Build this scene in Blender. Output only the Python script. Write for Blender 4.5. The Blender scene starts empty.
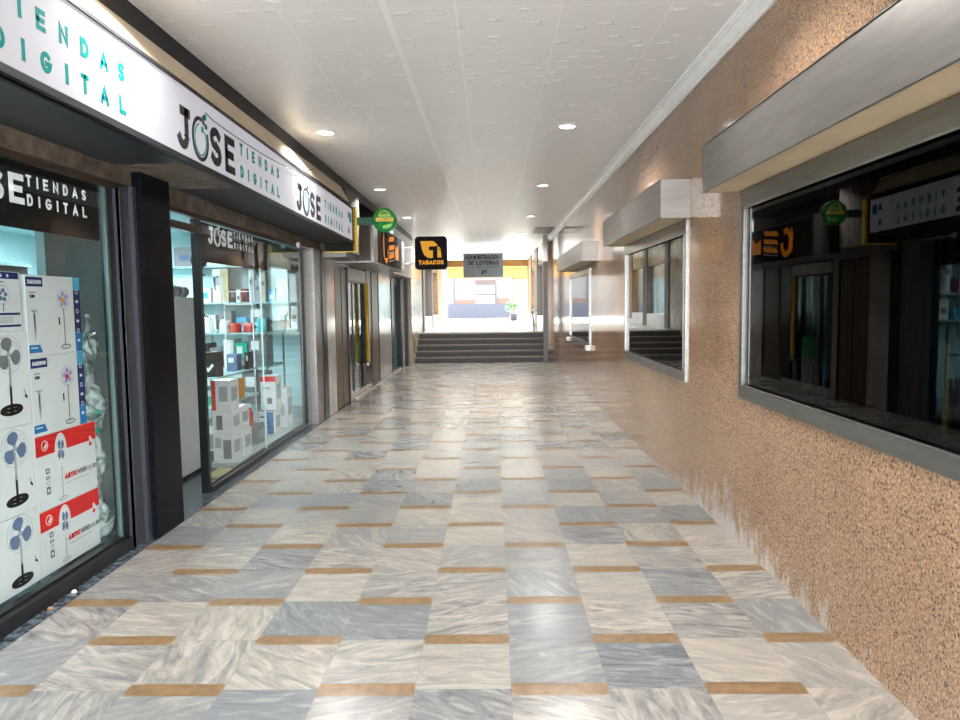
import bpy, math, random
from mathutils import Vector, Matrix
random.seed(7)
SC = bpy.context.scene
COL = SC.collection
PI = math.pi

# ------------------------------------------------------------------ camera
F = 725.0
YAW, PITCH, ROLL = math.atan(13 / F), -math.atan(57 / F), -0.0135
f = Vector((-math.sin(YAW) * math.cos(PITCH), math.cos(YAW) * math.cos(PITCH), math.sin(PITCH)))
r = Vector((math.cos(YAW), math.sin(YAW), 0)); u = r.cross(f)
r2 = r * math.cos(ROLL) + u * math.sin(ROLL); u2 = -r * math.sin(ROLL) + u * math.cos(ROLL)
cd = bpy.data.cameras.new('camera'); cam = bpy.data.objects.new('camera', cd); COL.objects.link(cam)
cd.sensor_width = 36; cd.lens = 36 * F / 960; cd.clip_start = 0.02; cd.clip_end = 300
M4 = Matrix((r2, u2, -f)).transposed().to_4x4(); M4.translation = Vector((0, 0, 1.6)); cam.matrix_world = M4
SC.camera = cam

# ------------------------------------------------------------------ world, sun, exposure
W = bpy.data.worlds.new('sky'); SC.world = W; W.use_nodes = True
bg = W.node_tree.nodes['Background']; bg.inputs[0].default_value = (0.93, 0.965, 1.0, 1); bg.inputs[1].default_value = 3.0
sd = bpy.data.lights.new('sun', 'SUN'); sd.energy = 10.0; sd.angle = 0.02; sd.color = (1, .95, .87)
sun = bpy.data.objects.new('sun', sd); COL.objects.link(sun)
sun.rotation_euler = (math.radians(-33), 0, math.radians(12))
SC.view_settings.view_transform = 'Standard'; SC.view_settings.look = 'None'
SC.view_settings.exposure = 2.1; SC.view_settings.gamma = 1; SC.view_settings.use_curve_mapping = False
LAMP_W = 13.0
SC.cycles.max_bounces = 10; SC.cycles.transparent_max_bounces = 16
SC.cycles.sample_clamp_indirect = 6.0; SC.cycles.caustics_reflective = True; SC.cycles.blur_glossy = 0.5
try: SC.cycles.use_denoising = True
except Exception: pass

# ------------------------------------------------------------------ materials
def nmat(name):
    m = bpy.data.materials.new(name); m.use_nodes = True
    nt = m.node_tree; return m, nt, nt.nodes['Principled BSDF']
def N(nt, t, **kw):
    n = nt.nodes.new(t)
    for k, v in kw.items(): setattr(n, k, v)
    return n
def L(nt, a, b): nt.links.new(a, b)
def ramp(nt, fac, stops):
    n = N(nt, 'ShaderNodeValToRGB'); L(nt, fac, n.inputs[0]); e = n.color_ramp.elements
    while len(e) < len(stops): e.new(0.5)
    for i, (p, c) in enumerate(stops):
        e[i].position = p; e[i].color = (*c, 1) if len(c) == 3 else c
    return n.outputs[0]
def objco(nt, scale=(1, 1, 1)):
    tc = N(nt, 'ShaderNodeTexCoord'); mp = N(nt, 'ShaderNodeMapping'); mp.inputs['Scale'].default_value = scale
    g = N(nt, 'ShaderNodeNewGeometry'); L(nt, g.outputs['Position'], mp.inputs[0]); return mp.outputs[0]
def mix(nt, fac, a, b, blend='MIX'):
    n = N(nt, 'ShaderNodeMix', data_type='RGBA', blend_type=blend)
    if isinstance(fac, (int, float)): n.inputs[0].default_value = fac
    else: L(nt, fac, n.inputs[0])
    for s, v in ((6, a), (7, b)):
        if isinstance(v, tuple): n.inputs[s].default_value = (*v, 1)
        else: L(nt, v, n.inputs[s])
    return n.outputs[2]
def mth(nt, op, a, b=None, c=None):
    n = N(nt, 'ShaderNodeMath', operation=op)
    for i, v in enumerate((a, b, c)):
        if v is None: continue
        if isinstance(v, (int, float)): n.inputs[i].default_value = v
        else: L(nt, v, n.inputs[i])
    return n.outputs[0]
def noise(nt, co, scale, detail=4, rough=.5, dist=0):
    n = N(nt, 'ShaderNodeTexNoise'); L(nt, co, n.inputs['Vector'])
    n.inputs['Scale'].default_value = scale; n.inputs['Detail'].default_value = detail
    n.inputs['Roughness'].default_value = rough; n.inputs['Distortion'].default_value = dist
    return n.outputs[0]
def plain(name, col, rough=.5, metal=0, var=.06, vs=6, spec=.5, emit=0, coat=0, bump=0):
    m, nt, p = nmat(name)
    co = objco(nt); nz = noise(nt, co, vs, 3)
    a = tuple(max(0, c * (1 - var)) for c in col); b = tuple(min(1, c * (1 + var)) for c in col)
    c = ramp(nt, nz, [(.3, a), (.7, b)]); L(nt, c, p.inputs['Base Color'])
    p.inputs['Roughness'].default_value = rough; p.inputs['Metallic'].default_value = metal
    p.inputs['Specular IOR Level'].default_value = spec; p.inputs['Coat Weight'].default_value = coat
    if emit:
        L(nt, c, p.inputs['Emission Color']); p.inputs['Emission Strength'].default_value = emit
    if bump:
        bn = N(nt, 'ShaderNodeBump'); bn.inputs['Strength'].default_value = bump; bn.inputs['Distance'].default_value = .01
        L(nt, noise(nt, co, vs * 4, 4), bn.inputs['Height']); L(nt, bn.outputs[0], p.inputs['Normal'])
    return m

M = {}
def mk(name, *a, **k): M[name] = plain(name, *a, **k)

# marble floor tiles
m, nt, p = nmat('floor_marble'); M['floor_marble'] = m
at = N(nt, 'ShaderNodeAttribute', attribute_name='tone'); sp = N(nt, 'ShaderNodeSeparateColor'); L(nt, at.outputs['Color'], sp.inputs[0])
uv = N(nt, 'ShaderNodeUVMap'); mp = N(nt, 'ShaderNodeMapping'); mp.inputs['Scale'].default_value = (1.8, 6.5, 1); L(nt, uv.outputs[0], mp.inputs[0])
v1 = noise(nt, mp.outputs[0], 2.0, 6, .62, 1.6)
mp2 = N(nt, 'ShaderNodeMapping'); mp2.inputs['Scale'].default_value = (4, 34, 1); L(nt, uv.outputs[0], mp2.inputs[0])
v2 = noise(nt, mp2.outputs[0], 2.0, 5, .6, .5)
base = mix(nt, sp.outputs[0], (.315, .28, .24), (.155, .163, .172))
dark = mix(nt, sp.outputs[0], (.115, .115, .118), (.07, .078, .09))
f1 = ramp(nt, v1, [(.42, (0, 0, 0)), (.68, (1, 1, 1))])
f1s = mth(nt, 'MULTIPLY', f1, sp.outputs[1])
c1 = mix(nt, f1s, base, dark)
f2 = ramp(nt, v2, [(.45, (0, 0, 0)), (.75, (1, 1, 1))]); f2s = mth(nt, 'MULTIPLY', f2, .34)
c2 = mix(nt, f2s, c1, (.12, .12, .125))
f3 = ramp(nt, v1, [(.2, (1, 1, 1)), (.45, (0, 0, 0))]); f3s = mth(nt, 'MULTIPLY', f3, .55)
c3 = mix(nt, f3s, c2, (.40, .375, .345))
L(nt, c3, p.inputs['Base Color'])
rg = N(nt, 'ShaderNodeMapRange'); L(nt, noise(nt, objco(nt), 2.5, 5), rg.inputs[0]); rg.inputs['To Min'].default_value = .17; rg.inputs['To Max'].default_value = .28
L(nt, rg.outputs[0], p.inputs['Roughness']); p.inputs['IOR'].default_value = 1.55
bn = N(nt, 'ShaderNodeBump'); bn.inputs['Strength'].default_value = .03; bn.inputs['Distance'].default_value = .01
L(nt, noise(nt, objco(nt), 3, 3), bn.inputs['Height']); L(nt, bn.outputs[0], p.inputs['Normal'])

mk('brown_strip', (.17, .105, .052), .28, var=.3, vs=22)
mk('grout', (.11, .10, .09), .8)
mk('landing_marble', (.55, .52, .47), .16, var=.12, vs=3)
mk('pavement', (.7, .69, .66), .7)

# polished brown granite wall
def granite(name, c0, c1, c2, speck, rough, stain=True, joints=True):
    m, nt, p = nmat(name); co = objco(nt)
    n1 = noise(nt, co, 70, 4, .7); n2 = noise(nt, co, 1.1, 3)
    mpx = objco(nt, (1, 1, 1)); n3 = noise(nt, mpx, 33, 3, .6, 1.2)
    a = ramp(nt, n1, [(.30, c0), (.5, c1), (.68, c2)])
    vo = N(nt, 'ShaderNodeTexVoronoi', feature='F1'); L(nt, mpx, vo.inputs['Vector']); vo.inputs['Scale'].default_value = 75
    vf = ramp(nt, vo.outputs['Distance'], [(.28, (1, 1, 1)), (.48, (0, 0, 0))])
    nf = ramp(nt, n3, [(.47, (0, 0, 0)), (.53, (1, 1, 1))])
    sf = mth(nt, 'MULTIPLY', vf, nf)
    b = mix(nt, mth(nt, 'MULTIPLY', sf, .9), a, speck)
    b = mix(nt, mth(nt, 'MULTIPLY', ramp(nt, n2, [(.35, (0, 0, 0)), (.7, (1, 1, 1))]), .30), b, (.10, .058, .032))
    geo = N(nt, 'ShaderNodeNewGeometry'); sx = N(nt, 'ShaderNodeSeparateXYZ'); L(nt, geo.outputs['Position'], sx.inputs[0])
    if stain:
        ns = noise(nt, objco(nt, (1, 1.6, .9)), 5.0, 8, .72)
        hz = N(nt, 'ShaderNodeMapRange'); L(nt, sx.outputs[2], hz.inputs[0]); hz.inputs['From Min'].default_value = 0; hz.inputs['From Max'].default_value = .42
        hz.inputs['To Min'].default_value = .30; hz.inputs['To Max'].default_value = -.06
        nn = mth(nt, 'ADD', ns, hz.outputs[0])
        # salt bloom is strongest around the slab joint at y = 4.75
        gy = mth(nt, 'ABSOLUTE', mth(nt, 'SUBTRACT', sx.outputs[1], 5.0))
        nn = mth(nt, 'SUBTRACT', nn, mth(nt, 'MULTIPLY', mth(nt, 'MINIMUM', gy, 2.2), .14))
        st = ramp(nt, nn, [(.54, (0, 0, 0)), (.74, (1, 1, 1))])
        b = mix(nt, mth(nt, 'MULTIPLY', st, .85), b, (.46, .42, .39))
    if joints:
        # slab joints every 1.17 m along the wall and at two heights
        fy = mth(nt, 'FRACT', mth(nt, 'DIVIDE', mth(nt, 'ADD', sx.outputs[1], 4.61), 1.17))
        jy = mth(nt, 'LESS_THAN', mth(nt, 'ABSOLUTE', mth(nt, 'SUBTRACT', fy, .0)), .004)
        fz = mth(nt, 'FRACT', mth(nt, 'DIVIDE', mth(nt, 'ADD', sx.outputs[2], .08), .83))
        jz = mth(nt, 'LESS_THAN', fz, .004)
        j = mth(nt, 'MAXIMUM', jy, jz)
        b = mix(nt, mth(nt, 'MULTIPLY', j, .7), b, (.12, .07, .04))
    L(nt, b, p.inputs['Base Color']); p.inputs['Roughness'].default_value = rough; p.inputs['IOR'].default_value = 1.48
    bn = N(nt, 'ShaderNodeBump'); bn.inputs['Strength'].default_value = .10; bn.inputs['Distance'].default_value = .004
    L(nt, noise(nt, objco(nt, (1, 1, .25)), 9, 3), bn.inputs['Height']); L(nt, bn.outputs[0], p.inputs['Normal'])
    return m
M['granite'] = granite('brown_granite', (.16, .080, .042), (.32, .188, .110), (.54, .38, .26), (.022, .015, .012), .10)
M['granite_dark'] = granite('dark_brown_granite', (.05, .03, .018), (.12, .07, .04), (.18, .115, .07), (.02, .012, .008), .38, False, False)

# pressed white ceiling tiles
m, nt, p = nmat('ceiling_tiles'); M['ceiling'] = m
geo = N(nt, 'ShaderNodeNewGeometry'); sx = N(nt, 'ShaderNodeSeparateXYZ'); L(nt, geo.outputs['Position'], sx.inputs[0])
wob = N(nt, 'ShaderNodeTexNoise'); L(nt, geo.outputs['Position'], wob.inputs['Vector']); wob.inputs['Scale'].default_value = 38; wob.inputs['Detail'].default_value = 3
va = N(nt, 'ShaderNodeVectorMath', operation='SCALE'); L(nt, wob.outputs['Color'], va.inputs[0]); va.inputs['Scale'].default_value = .075
vb = N(nt, 'ShaderNodeVectorMath', operation='ADD'); L(nt, geo.outputs['Position'], vb.inputs[0]); L(nt, va.outputs[0], vb.inputs[1])
mpc = N(nt, 'ShaderNodeMapping'); mpc.inputs['Scale'].default_value = (5.2, 9.5, 0); L(nt, vb.outputs[0], mpc.inputs[0])
vo = N(nt, 'ShaderNodeTexVoronoi', feature='F1'); L(nt, mpc.outputs[0], vo.inputs['Vector']); vo.inputs['Scale'].default_value = 1.0; vo.inputs['Randomness'].default_value = .75
star = ramp(nt, vo.outputs['Distance'], [(.10, (1, 1, 1)), (.30, (0, 0, 0))])
# joints: across every .655 m, along at fixed seams
fy = mth(nt, 'FRACT', mth(nt, 'DIVIDE', mth(nt, 'SUBTRACT', sx.outputs[1], 4.88 - 6.55), .68))
dy = mth(nt, 'ABSOLUTE', mth(nt, 'SUBTRACT', fy, .5))
jy = mth(nt, 'GREATER_THAN', dy, .4915)
js = None
for xs, wd in ((-1.93, .006), (-1.26, .006), (-.62, .022), (-.20, .008), (.43, .006), (1.09, .006)):
    d = mth(nt, 'LESS_THAN', mth(nt, 'ABSOLUTE', mth(nt, 'SUBTRACT', sx.outputs[0], xs)), wd)
    js = d if js is None else mth(nt, 'MAXIMUM', js, d)
jj = mth(nt, 'MAXIMUM', jy, js)
cA = ramp(nt, noise(nt, geo.outputs['Position'], 60, 3), [(.3, (.78, .78, .785)), (.7, (.84, .84, .845))])
cB = mix(nt, mth(nt, 'MULTIPLY', star, .9), cA, (1, 1, 1))  # highlights on the embossed stars, painted into the tile colour as white
cC = mix(nt, mth(nt, 'MULTIPLY', jj, .8), cB, (.92, .92, .92))
L(nt, cC, p.inputs['Base Color']); p.inputs['Roughness'].default_value = .38
hh = mth(nt, 'SUBTRACT', star, mth(nt, 'MULTIPLY', jj, 1.2))
bn = N(nt, 'ShaderNodeBump'); bn.inputs['Strength'].default_value = .6; bn.inputs['Distance'].default_value = .015
L(nt, hh, bn.inputs['Height']); L(nt, bn.outputs[0], p.inputs['Normal'])

# glass: clear, fresnel reflections
def glassmat(name, tint, ior=1.55, rough=.0):
    m = bpy.data.materials.new(name); m.use_nodes = True; nt = m.node_tree
    for n in list(nt.nodes): nt.nodes.remove(n)
    o = N(nt, 'ShaderNodeOutputMaterial'); t = N(nt, 'ShaderNodeBsdfTransparent'); g = N(nt, 'ShaderNodeBsdfGlossy'); mx = N(nt, 'ShaderNodeMixShader')
    geo = N(nt, 'ShaderNodeNewGeometry')
    c = ramp(nt, noise(nt, geo.outputs['Position'], .9, 2), [(.3, tuple(x * .96 for x in tint)), (.7, tint)]); L(nt, c, t.inputs[0])
    g.inputs['Roughness'].default_value = rough
    dt = N(nt, 'ShaderNodeVectorMath', operation='DOT_PRODUCT'); L(nt, geo.outputs['Incoming'], dt.inputs[0]); L(nt, geo.outputs['Normal'], dt.inputs[1])
    q = mth(nt, 'POWER', mth(nt, 'SUBTRACT', 1.0, mth(nt, 'ABSOLUTE', dt.outputs['Value'])), 5.0)
    f0 = ((ior - 1) / (ior + 1)) ** 2
    fr = mth(nt, 'MULTIPLY_ADD', q, 1 - f0, f0)
    L(nt, fr, mx.inputs[0]); L(nt, t.outputs[0], mx.inputs[1]); L(nt, g.outputs[0], mx.inputs[2]); L(nt, mx.outputs[0], o.inputs[0])
    return m
M['glass'] = glassmat('shop_glass', (.95, .99, .99), 1.28)
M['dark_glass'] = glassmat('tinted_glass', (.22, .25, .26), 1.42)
M['film'] = glassmat('clear_film', (.62, .76, .74), 2.2, .2)
_nt = M['film'].node_tree; _o = _nt.nodes['Material Output']; _m = N(_nt, 'ShaderNodeMixShader'); _d = N(_nt, 'ShaderNodeBsdfDiffuse'); _d.inputs[0].default_value = (.75, .85, .84, 1)
_g = N(_nt, 'ShaderNodeNewGeometry'); L(_nt, ramp(_nt, noise(_nt, _g.outputs['Position'], 10, 3, .5, 1.5), [(.40, (.06, .06, .06)), (.62, (.8, .8, .8))]), _m.inputs[0])
L(_nt, _o.inputs[0].links[0].from_socket, _m.inputs[1]); L(_nt, _d.outputs[0], _m.inputs[2]); L(_nt, _m.outputs[0], _o.inputs[0])

# steel with soft grain
def steel(name, col, rough):
    m, nt, p = nmat(name)
    n1 = noise(nt, objco(nt, (1, 1, 8)), 3, 5, .6)
    L(nt, ramp(nt, n1, [(.3, tuple(c * .8 for c in col)), (.7, col)]), p.inputs['Base Color'])
    p.inputs['Metallic'].default_value = .9; p.inputs['Roughness'].default_value = rough
    return m
M['steel'] = steel('brushed_steel', (.31, .29, .275), .36)
M['steel_frame'] = steel('satin_steel_frame', (.26, .25, .235), .36)
M['steel_bright'] = steel('bright_steel', (.34, .33, .32), .26)
M['steel_dark'] = steel('dark_steel', (.18, .175, .17), .35)
mk('hood_under', (.55, .43, .28), .6, var=.1, vs=3)
mk('black_metal', (.010, .011, .013), .3, spec=.3)
mk('dark_marble', (.035, .045, .055), .18, var=2.2, vs=24, spec=.6)
mk('black_granite', (.005, .006, .009), .2, var=.8, vs=40, spec=.06)
mk('blue_black', (.02, .025, .035), .3)
mk('slate_metal', (.05, .055, .07), .3, metal=.3, spec=.4)
mk('soffit', (.025, .032, .04), .4, var=.4, vs=4)
mk('weathered', (.12, .095, .075), .65, var=.55, vs=9, bump=.3)
mk('beige_rib', (.62, .53, .40), .6)
mk('white_paint', (.82, .82, .82), .45)
mk('crown', (.82, .82, .82), .35)
mk('white_trim', (.35, .35, .36), .35)
mk('sign_white', (.165, .165, .176), .75, emit=.58, spec=.05, var=.02)
mk('teal', (.0, .125, .115), .7, spec=.05, emit=.15)
mk('charcoal', (.022, .022, .026), .5, spec=.25)
mk('white_ink', (.8, .8, .82), .6, emit=.1)
mk('panel_black', (.006, .008, .011), .5, spec=.15)
mk('green_film', (.01, .10, .07), .25)
mk('yellow', (.60, .42, .03), .5, emit=.1)
mk('gold_pole', (.55, .32, .02), .35, metal=.2)
mk('shop_wall', (.52, .74, .76), .6, var=.03)
mk('shop_teal', (.20, .33, .36), .4, var=.2, vs=1.5)
mk('shop_floor', (.06, .085, .10), .2, var=.4, vs=14)
mk('bead_teal', (.10, .17, .17), .4)
mk('shelf_glass', (.45, .68, .68), .2)
mk('cabinet_white', (.45, .48, .48), .4, var=.03)
mk('carton_white', (.82, .82, .83), .7, var=.03, spec=.12)
mk('ink_navy', (.01, .03, .16), .7, spec=.12)
mk('ink_blue', (.02, .20, .52), .7, spec=.12)
mk('ink_sky', (.10, .45, .72), .7, spec=.12)
mk('ink_red', (.80, .012, .012), .7, spec=.12)
mk('ink_grey', (.20, .21, .23), .7, spec=.12)
mk('ink_lightgrey', (.42, .44, .47), .7, spec=.12)
mk('ink_steelblue', (.14, .20, .34), .7, spec=.12)
mk('ink_black', (.012, .012, .014), .7, spec=.12)
mk('ink_orange', (.85, .35, .04), .7, spec=.12)
mk('ink_lilac', (.45, .36, .70), .7, spec=.12)
mk('ink_white', (.88, .88, .88), .7, spec=.12)
mk('plastic_white', (.80, .82, .82), .3)
mk('plastic_black', (.015, .016, .018), .3)
mk('plastic_grey', (.22, .23, .25), .4)
mk('plastic_red', (.62, .02, .015), .25)
mk('maroon', (.22, .01, .03), .3)
mk('turquoise', (.02, .58, .62), .3)
mk('purple_grey', (.12, .11, .19), .3)
mk('beige_box', (.62, .53, .42), .7, spec=.12)
mk('orange_plastic', (.60, .19, .01), .45, emit=.25)
mk('blue_plastic', (.03, .22, .62), .35)
mk('teal_green', (.0, .45, .32), .3)
mk('green_disc', (.008, .15, .03), .4, emit=.1, var=.5, vs=18)
mk('disc_light', (.15, .36, .05), .4, emit=.15)
mk('disc_yellow', (.50, .40, .03), .4, emit=.15)
mk('disc_red', (.25, .02, .01), .5)
mk('tabac_dark', (.014, .011, .02), .6, spec=.1)
mk('tabac_yellow', (.62, .30, .005), .5, emit=.15)
mk('grey_sign', (.20, .20, .22), .6, var=.12)
mk('marble_white', (.40, .37, .34), .12, var=.16, vs=2.4)
mk('marble_cream', (.42, .33, .22), .2, var=.25, vs=3)
mk('stair_stone', (.035, .029, .025), .5, var=.3, vs=16)
mk('stair_nose', (.10, .08, .068), .4, var=.2, vs=16)
mk('pole_brown', (.04, .028, .02), .3)
mk('wood_brown', (.22, .11, .045), .4, var=.3, vs=5)
mk('wood_dark', (.07, .045, .035), .4)
mk('ochre', (.20, .10, .015), .7)
mk('facade_white', (.115, .115, .11), .8)
mk('facade_blue', (.045, .05, .07), .7)
mk('facade_pink', (.10, .06, .045), .8)
mk('shutter', (.06, .042, .04), .7)
mk('outdoor_glass', (.25, .40, .42), .1)
mk('leaf', (.05, .16, .03), .5, var=.4, vs=20)
mk('pot', (.03, .035, .05), .4)
mk('blind', (.02, .02, .022), .6)
mk('bead', (.25, .25, .25), .2)
mk('cable', (.02, .02, .02), .5)
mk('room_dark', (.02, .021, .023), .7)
mk('vent_grey', (.35, .35, .35), .5)
mk('lamp_lens', (1, .98, .93), .4, emit=1.5)
mk('tube_light', (.93, 1, 1), .4, emit=5)
mk('shutter_metal', (.45, .43, .41), .4, metal=.3)
mk('blue_shutter', (.015, .085, .17), .35)
mk('louvre_teal', (.08, .17, .20), .3)
mk('green_box', (.01, .36, .12), .4)
mk('yellow_mat', (.50, .44, .20), .6)
mk('debris', (.85, .83, .8), .6)

# ------------------------------------------------------------------ mesh builder
class MB:
    def __init__(s): s.v = []; s.f = []; s.m = []; s.cur = 0; s.sm = []
    def add(s, vs, fs, smooth=False):
        b = len(s.v); s.v += [tuple(v) for v in vs]
        for q in fs: s.f.append(tuple(b + i for i in q)); s.m.append(s.cur); s.sm.append(smooth)
        return s
    def mat(s, i): s.cur = i; return s
    def box(s, x0, y0, z0, x1, y1, z1):
        if x0 > x1: x0, x1 = x1, x0
        if y0 > y1: y0, y1 = y1, y0
        if z0 > z1: z0, z1 = z1, z0
        return s.add([(x0, y0, z0), (x1, y0, z0), (x1, y1, z0), (x0, y1, z0), (x0, y0, z1), (x1, y0, z1), (x1, y1, z1), (x0, y1, z1)],
                     [(3, 2, 1, 0), (4, 5, 6, 7), (0, 1, 5, 4), (1, 2, 6, 5), (2, 3, 7, 6), (3, 0, 4, 7)])
    def tube(s, pts, rad, n=8, cap=True):
        pts = [Vector(p) for p in pts]; rr = rad if isinstance(rad, (list, tuple)) else [rad] * len(pts)
        vs = []; ref = None
        for i, p in enumerate(pts):
            d = (pts[min(i + 1, len(pts) - 1)] - pts[max(i - 1, 0)]).normalized()
            if ref is None: ref = Vector((0, 0, 1)) if abs(d.z) < .9 else Vector((1, 0, 0))
            a = d.cross(ref).normalized(); b = d.cross(a).normalized(); ref = a.cross(d).normalized() if False else ref
            for k in range(n):
                t = 2 * PI * k / n; vs.append(p + (a * math.cos(t) + b * math.sin(t)) * rr[i])
        fs = []
        for i in range(len(pts) - 1):
            for k in range(n): fs.append((i * n + k, i * n + (k + 1) % n, (i + 1) * n + (k + 1) % n, (i + 1) * n + k))
        s.add(vs, fs, True)
        if cap:
            b = len(s.v) - len(vs)
            s.f.append(tuple(b + k for k in range(n))); s.m.append(s.cur); s.sm.append(False)
            e = b + (len(pts) - 1) * n
            s.f.append(tuple(e + k for k in reversed(range(n)))); s.m.append(s.cur); s.sm.append(False)
        return s
    def lathe(s, prof, c=(0, 0, 0), n=20, axis='z', sx=1, sy=1):
        vs = []
        for (rad, h) in prof:
            for k in range(n):
                t = 2 * PI * k / n; a, b = rad * math.cos(t) * sx, rad * math.sin(t) * sy
                q = (a, b, h) if axis == 'z' else ((h, a, b) if axis == 'x' else (a, h, b))
                vs.append((q[0] + c[0], q[1] + c[1], q[2] + c[2]))
        fs = []
        for i in range(len(prof) - 1):
            for k in range(n): fs.append((i * n + k, i * n + (k + 1) % n, (i + 1) * n + (k + 1) % n, (i + 1) * n + k))
        fs.append(tuple(reversed(range(n)))); e = (len(prof) - 1) * n; fs.append(tuple(e + k for k in range(n)))
        return s.add(vs, fs, True)
    def prism(s, pts2, o, U, V, Nn, t):
        """flat outline (list of (a,b)) at origin o in the plane U,V, thickness t along Nn"""
        o, U, V, Nn = map(Vector, (o, U, V, Nn)); n = len(pts2)
        a = [o + U * p[0] + V * p[1] for p in pts2]; b = [q + Nn * t for q in a]
        fs = [tuple(range(n - 1, -1, -1)), tuple(range(n, 2 * n))] + [(i, (i + 1) % n, n + (i + 1) % n, n + i) for i in range(n)]
        return s.add(a + b, fs)
    def build(s, name, mats, parent=None, bevel=0, loc=None):
        off = Vector(loc) if loc is not None else (Vector(parent_loc(parent)) if parent else Vector((0, 0, 0)))
        me = bpy.data.meshes.new(name); me.from_pydata([tuple(Vector(v) - off) for v in s.v], [], s.f)
        if not isinstance(mats, (list, tuple)): mats = [mats]
        for q in mats: me.materials.append(M[q] if isinstance(q, str) else q)
        for i, pl in enumerate(me.polygons): pl.material_index = s.m[i]; pl.use_smooth = s.sm[i]
        me.update()
        o = bpy.data.objects.new(name, me); COL.objects.link(o)
        if parent is not None: o.parent = parent
        elif loc is not None: o.location = off
        if bevel:
            bv = o.modifiers.new('bevel', 'BEVEL'); bv.width = bevel; bv.segments = 2; bv.limit_method = 'ANGLE'; bv.harden_normals = False
        return o
def parent_loc(o):
    p = Vector((0, 0, 0))
    while o is not None: p += Vector(o.location); o = o.parent
    return p
def thing(name, label, cat, loc=(0, 0, 0), group=None):
    o = bpy.data.objects.new(name, None); COL.objects.link(o); o.location = loc; o.empty_display_size = .1
    o['label'] = label; o['category'] = cat
    if group: o['group'] = group
    return o
def tag(o, label, cat, group=None, kind=None):
    o['label'] = label; o['category'] = cat
    if group: o['group'] = group
    if kind: o['kind'] = kind
    return o
def struct(o, label=None):
    o['kind'] = 'structure'
    if label: o['label'] = label
    return o
def copy_tree(o, parent=None):
    c = o.copy(); COL.objects.link(c); c.parent = parent
    for ch in list(o.children): copy_tree(ch, c)
    return c
def solo(mb, name, mats, label, cat, loc, group=None, bevel=0):
    return tag(mb.build(name, mats, loc=loc, bevel=bevel), label, cat, group)

# ------------------------------------------------------------------ stroke lettering
def arc(cx, cy, rx, ry, a0, a1, n=12):
    return [(cx + rx * math.cos(math.radians(a0 + (a1 - a0) * i / n)), cy + ry * math.sin(math.radians(a0 + (a1 - a0) * i / n))) for i in range(n + 1)]
def glyph(ch, w):
    h = w / 2
    G = {
     'I': [[(h, 0), (h, 1)]],
     'L': [[(0, 1), (0, 0), (w, 0)]],
     'T': [[(0, 1), (w, 1)], [(h, 1), (h, 0)]],
     'E': [[(w, 1), (0, 1), (0, 0), (w, 0)], [(0, .5), (w * .85, .5)]],
     'F': [[(w, 1), (0, 1), (0, 0)], [(0, .5), (w * .8, .5)]],
     'N': [[(0, 0), (0, 1), (w, 0), (w, 1)]],
     'M': [[(0, 0), (0, 1), (h, .35), (w, 1), (w, 0)]],
     'W': [[(0, 1), (w * .25, 0), (h, .7), (w * .75, 0), (w, 1)]],
     'V': [[(0, 1), (h, 0), (w, 1)]],
     'A': [[(0, 0), (h, 1), (w, 0)], [(w * .18, .3), (w * .82, .3)]],
     'D': [[(0, 0), (0, 1), (w * .4, 1)] + arc(w * .4, .5, w * .6, .5, 90, -90) + [(0, 0)]],
     'O': [arc(h, .5, h, .5, 90, 450, 24)],
     'U': [[(0, 1), (0, .35)] + arc(h, .35, h, .35, 180, 360) + [(w, 1)]],
     'C': [arc(h, .5, h, .5, 50, 310, 16)],
     'G': [arc(h, .5, h, .5, 50, 340, 16) + [(w, .45), (w * .55, .45)]],
     'J': [[(w * .35, 1), (w, 1)], [(w * .8, 1), (w * .8, .28)] + arc(w * .4, .28, w * .4, .28, 0, -150)],
     'S': [arc(h, .75, h * .95, .25, 35, 270, 12) + arc(h, .25, h * .95, .25, 90, -145, 12)],
     'B': [[(0, 0), (0, 1), (w * .5, 1)] + arc(w * .5, .75, w * .42, .25, 90, -90, 8) + arc(w * .5, .25, w * .5, .25, 90, -90, 8) + [(0, 0)], [(0, .5), (w * .5, .5)]],
     'R': [[(0, 0), (0, 1), (w * .5, 1)] + arc(w * .5, .74, w * .48, .26, 90, -90, 8) + [(0, .48)], [(w * .4, .48), (w, 0)]],
     'P': [[(0, 0), (0, 1), (w * .5, 1)] + arc(w * .5, .74, w * .48, .26, 90, -90, 8) + [(0, .48)]],
     '5': [[(w, 1), (.1 * w, 1), (0, .55), (w * .4, .6)] + arc(w * .45, .3, w * .5, .3, 90, -150, 10)],
     '0': [arc(h, .5, h, .5, 90, 450, 20)],
     '3': [arc(h, .75, h, .25, 140, -90, 10) + arc(h, .25, h, .25, 90, -140, 10)],
     '-': [[(0, .5), (w, .5)]],
    }
    return G.get(ch, [])
WID = {'I': .0, 'M': .85, 'W': 1.0, 'N': .72, 'O': .82, 'G': .82, 'A': .8, 'C': .78, 'D': .7, ' ': .4, 'J': .6}
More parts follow.
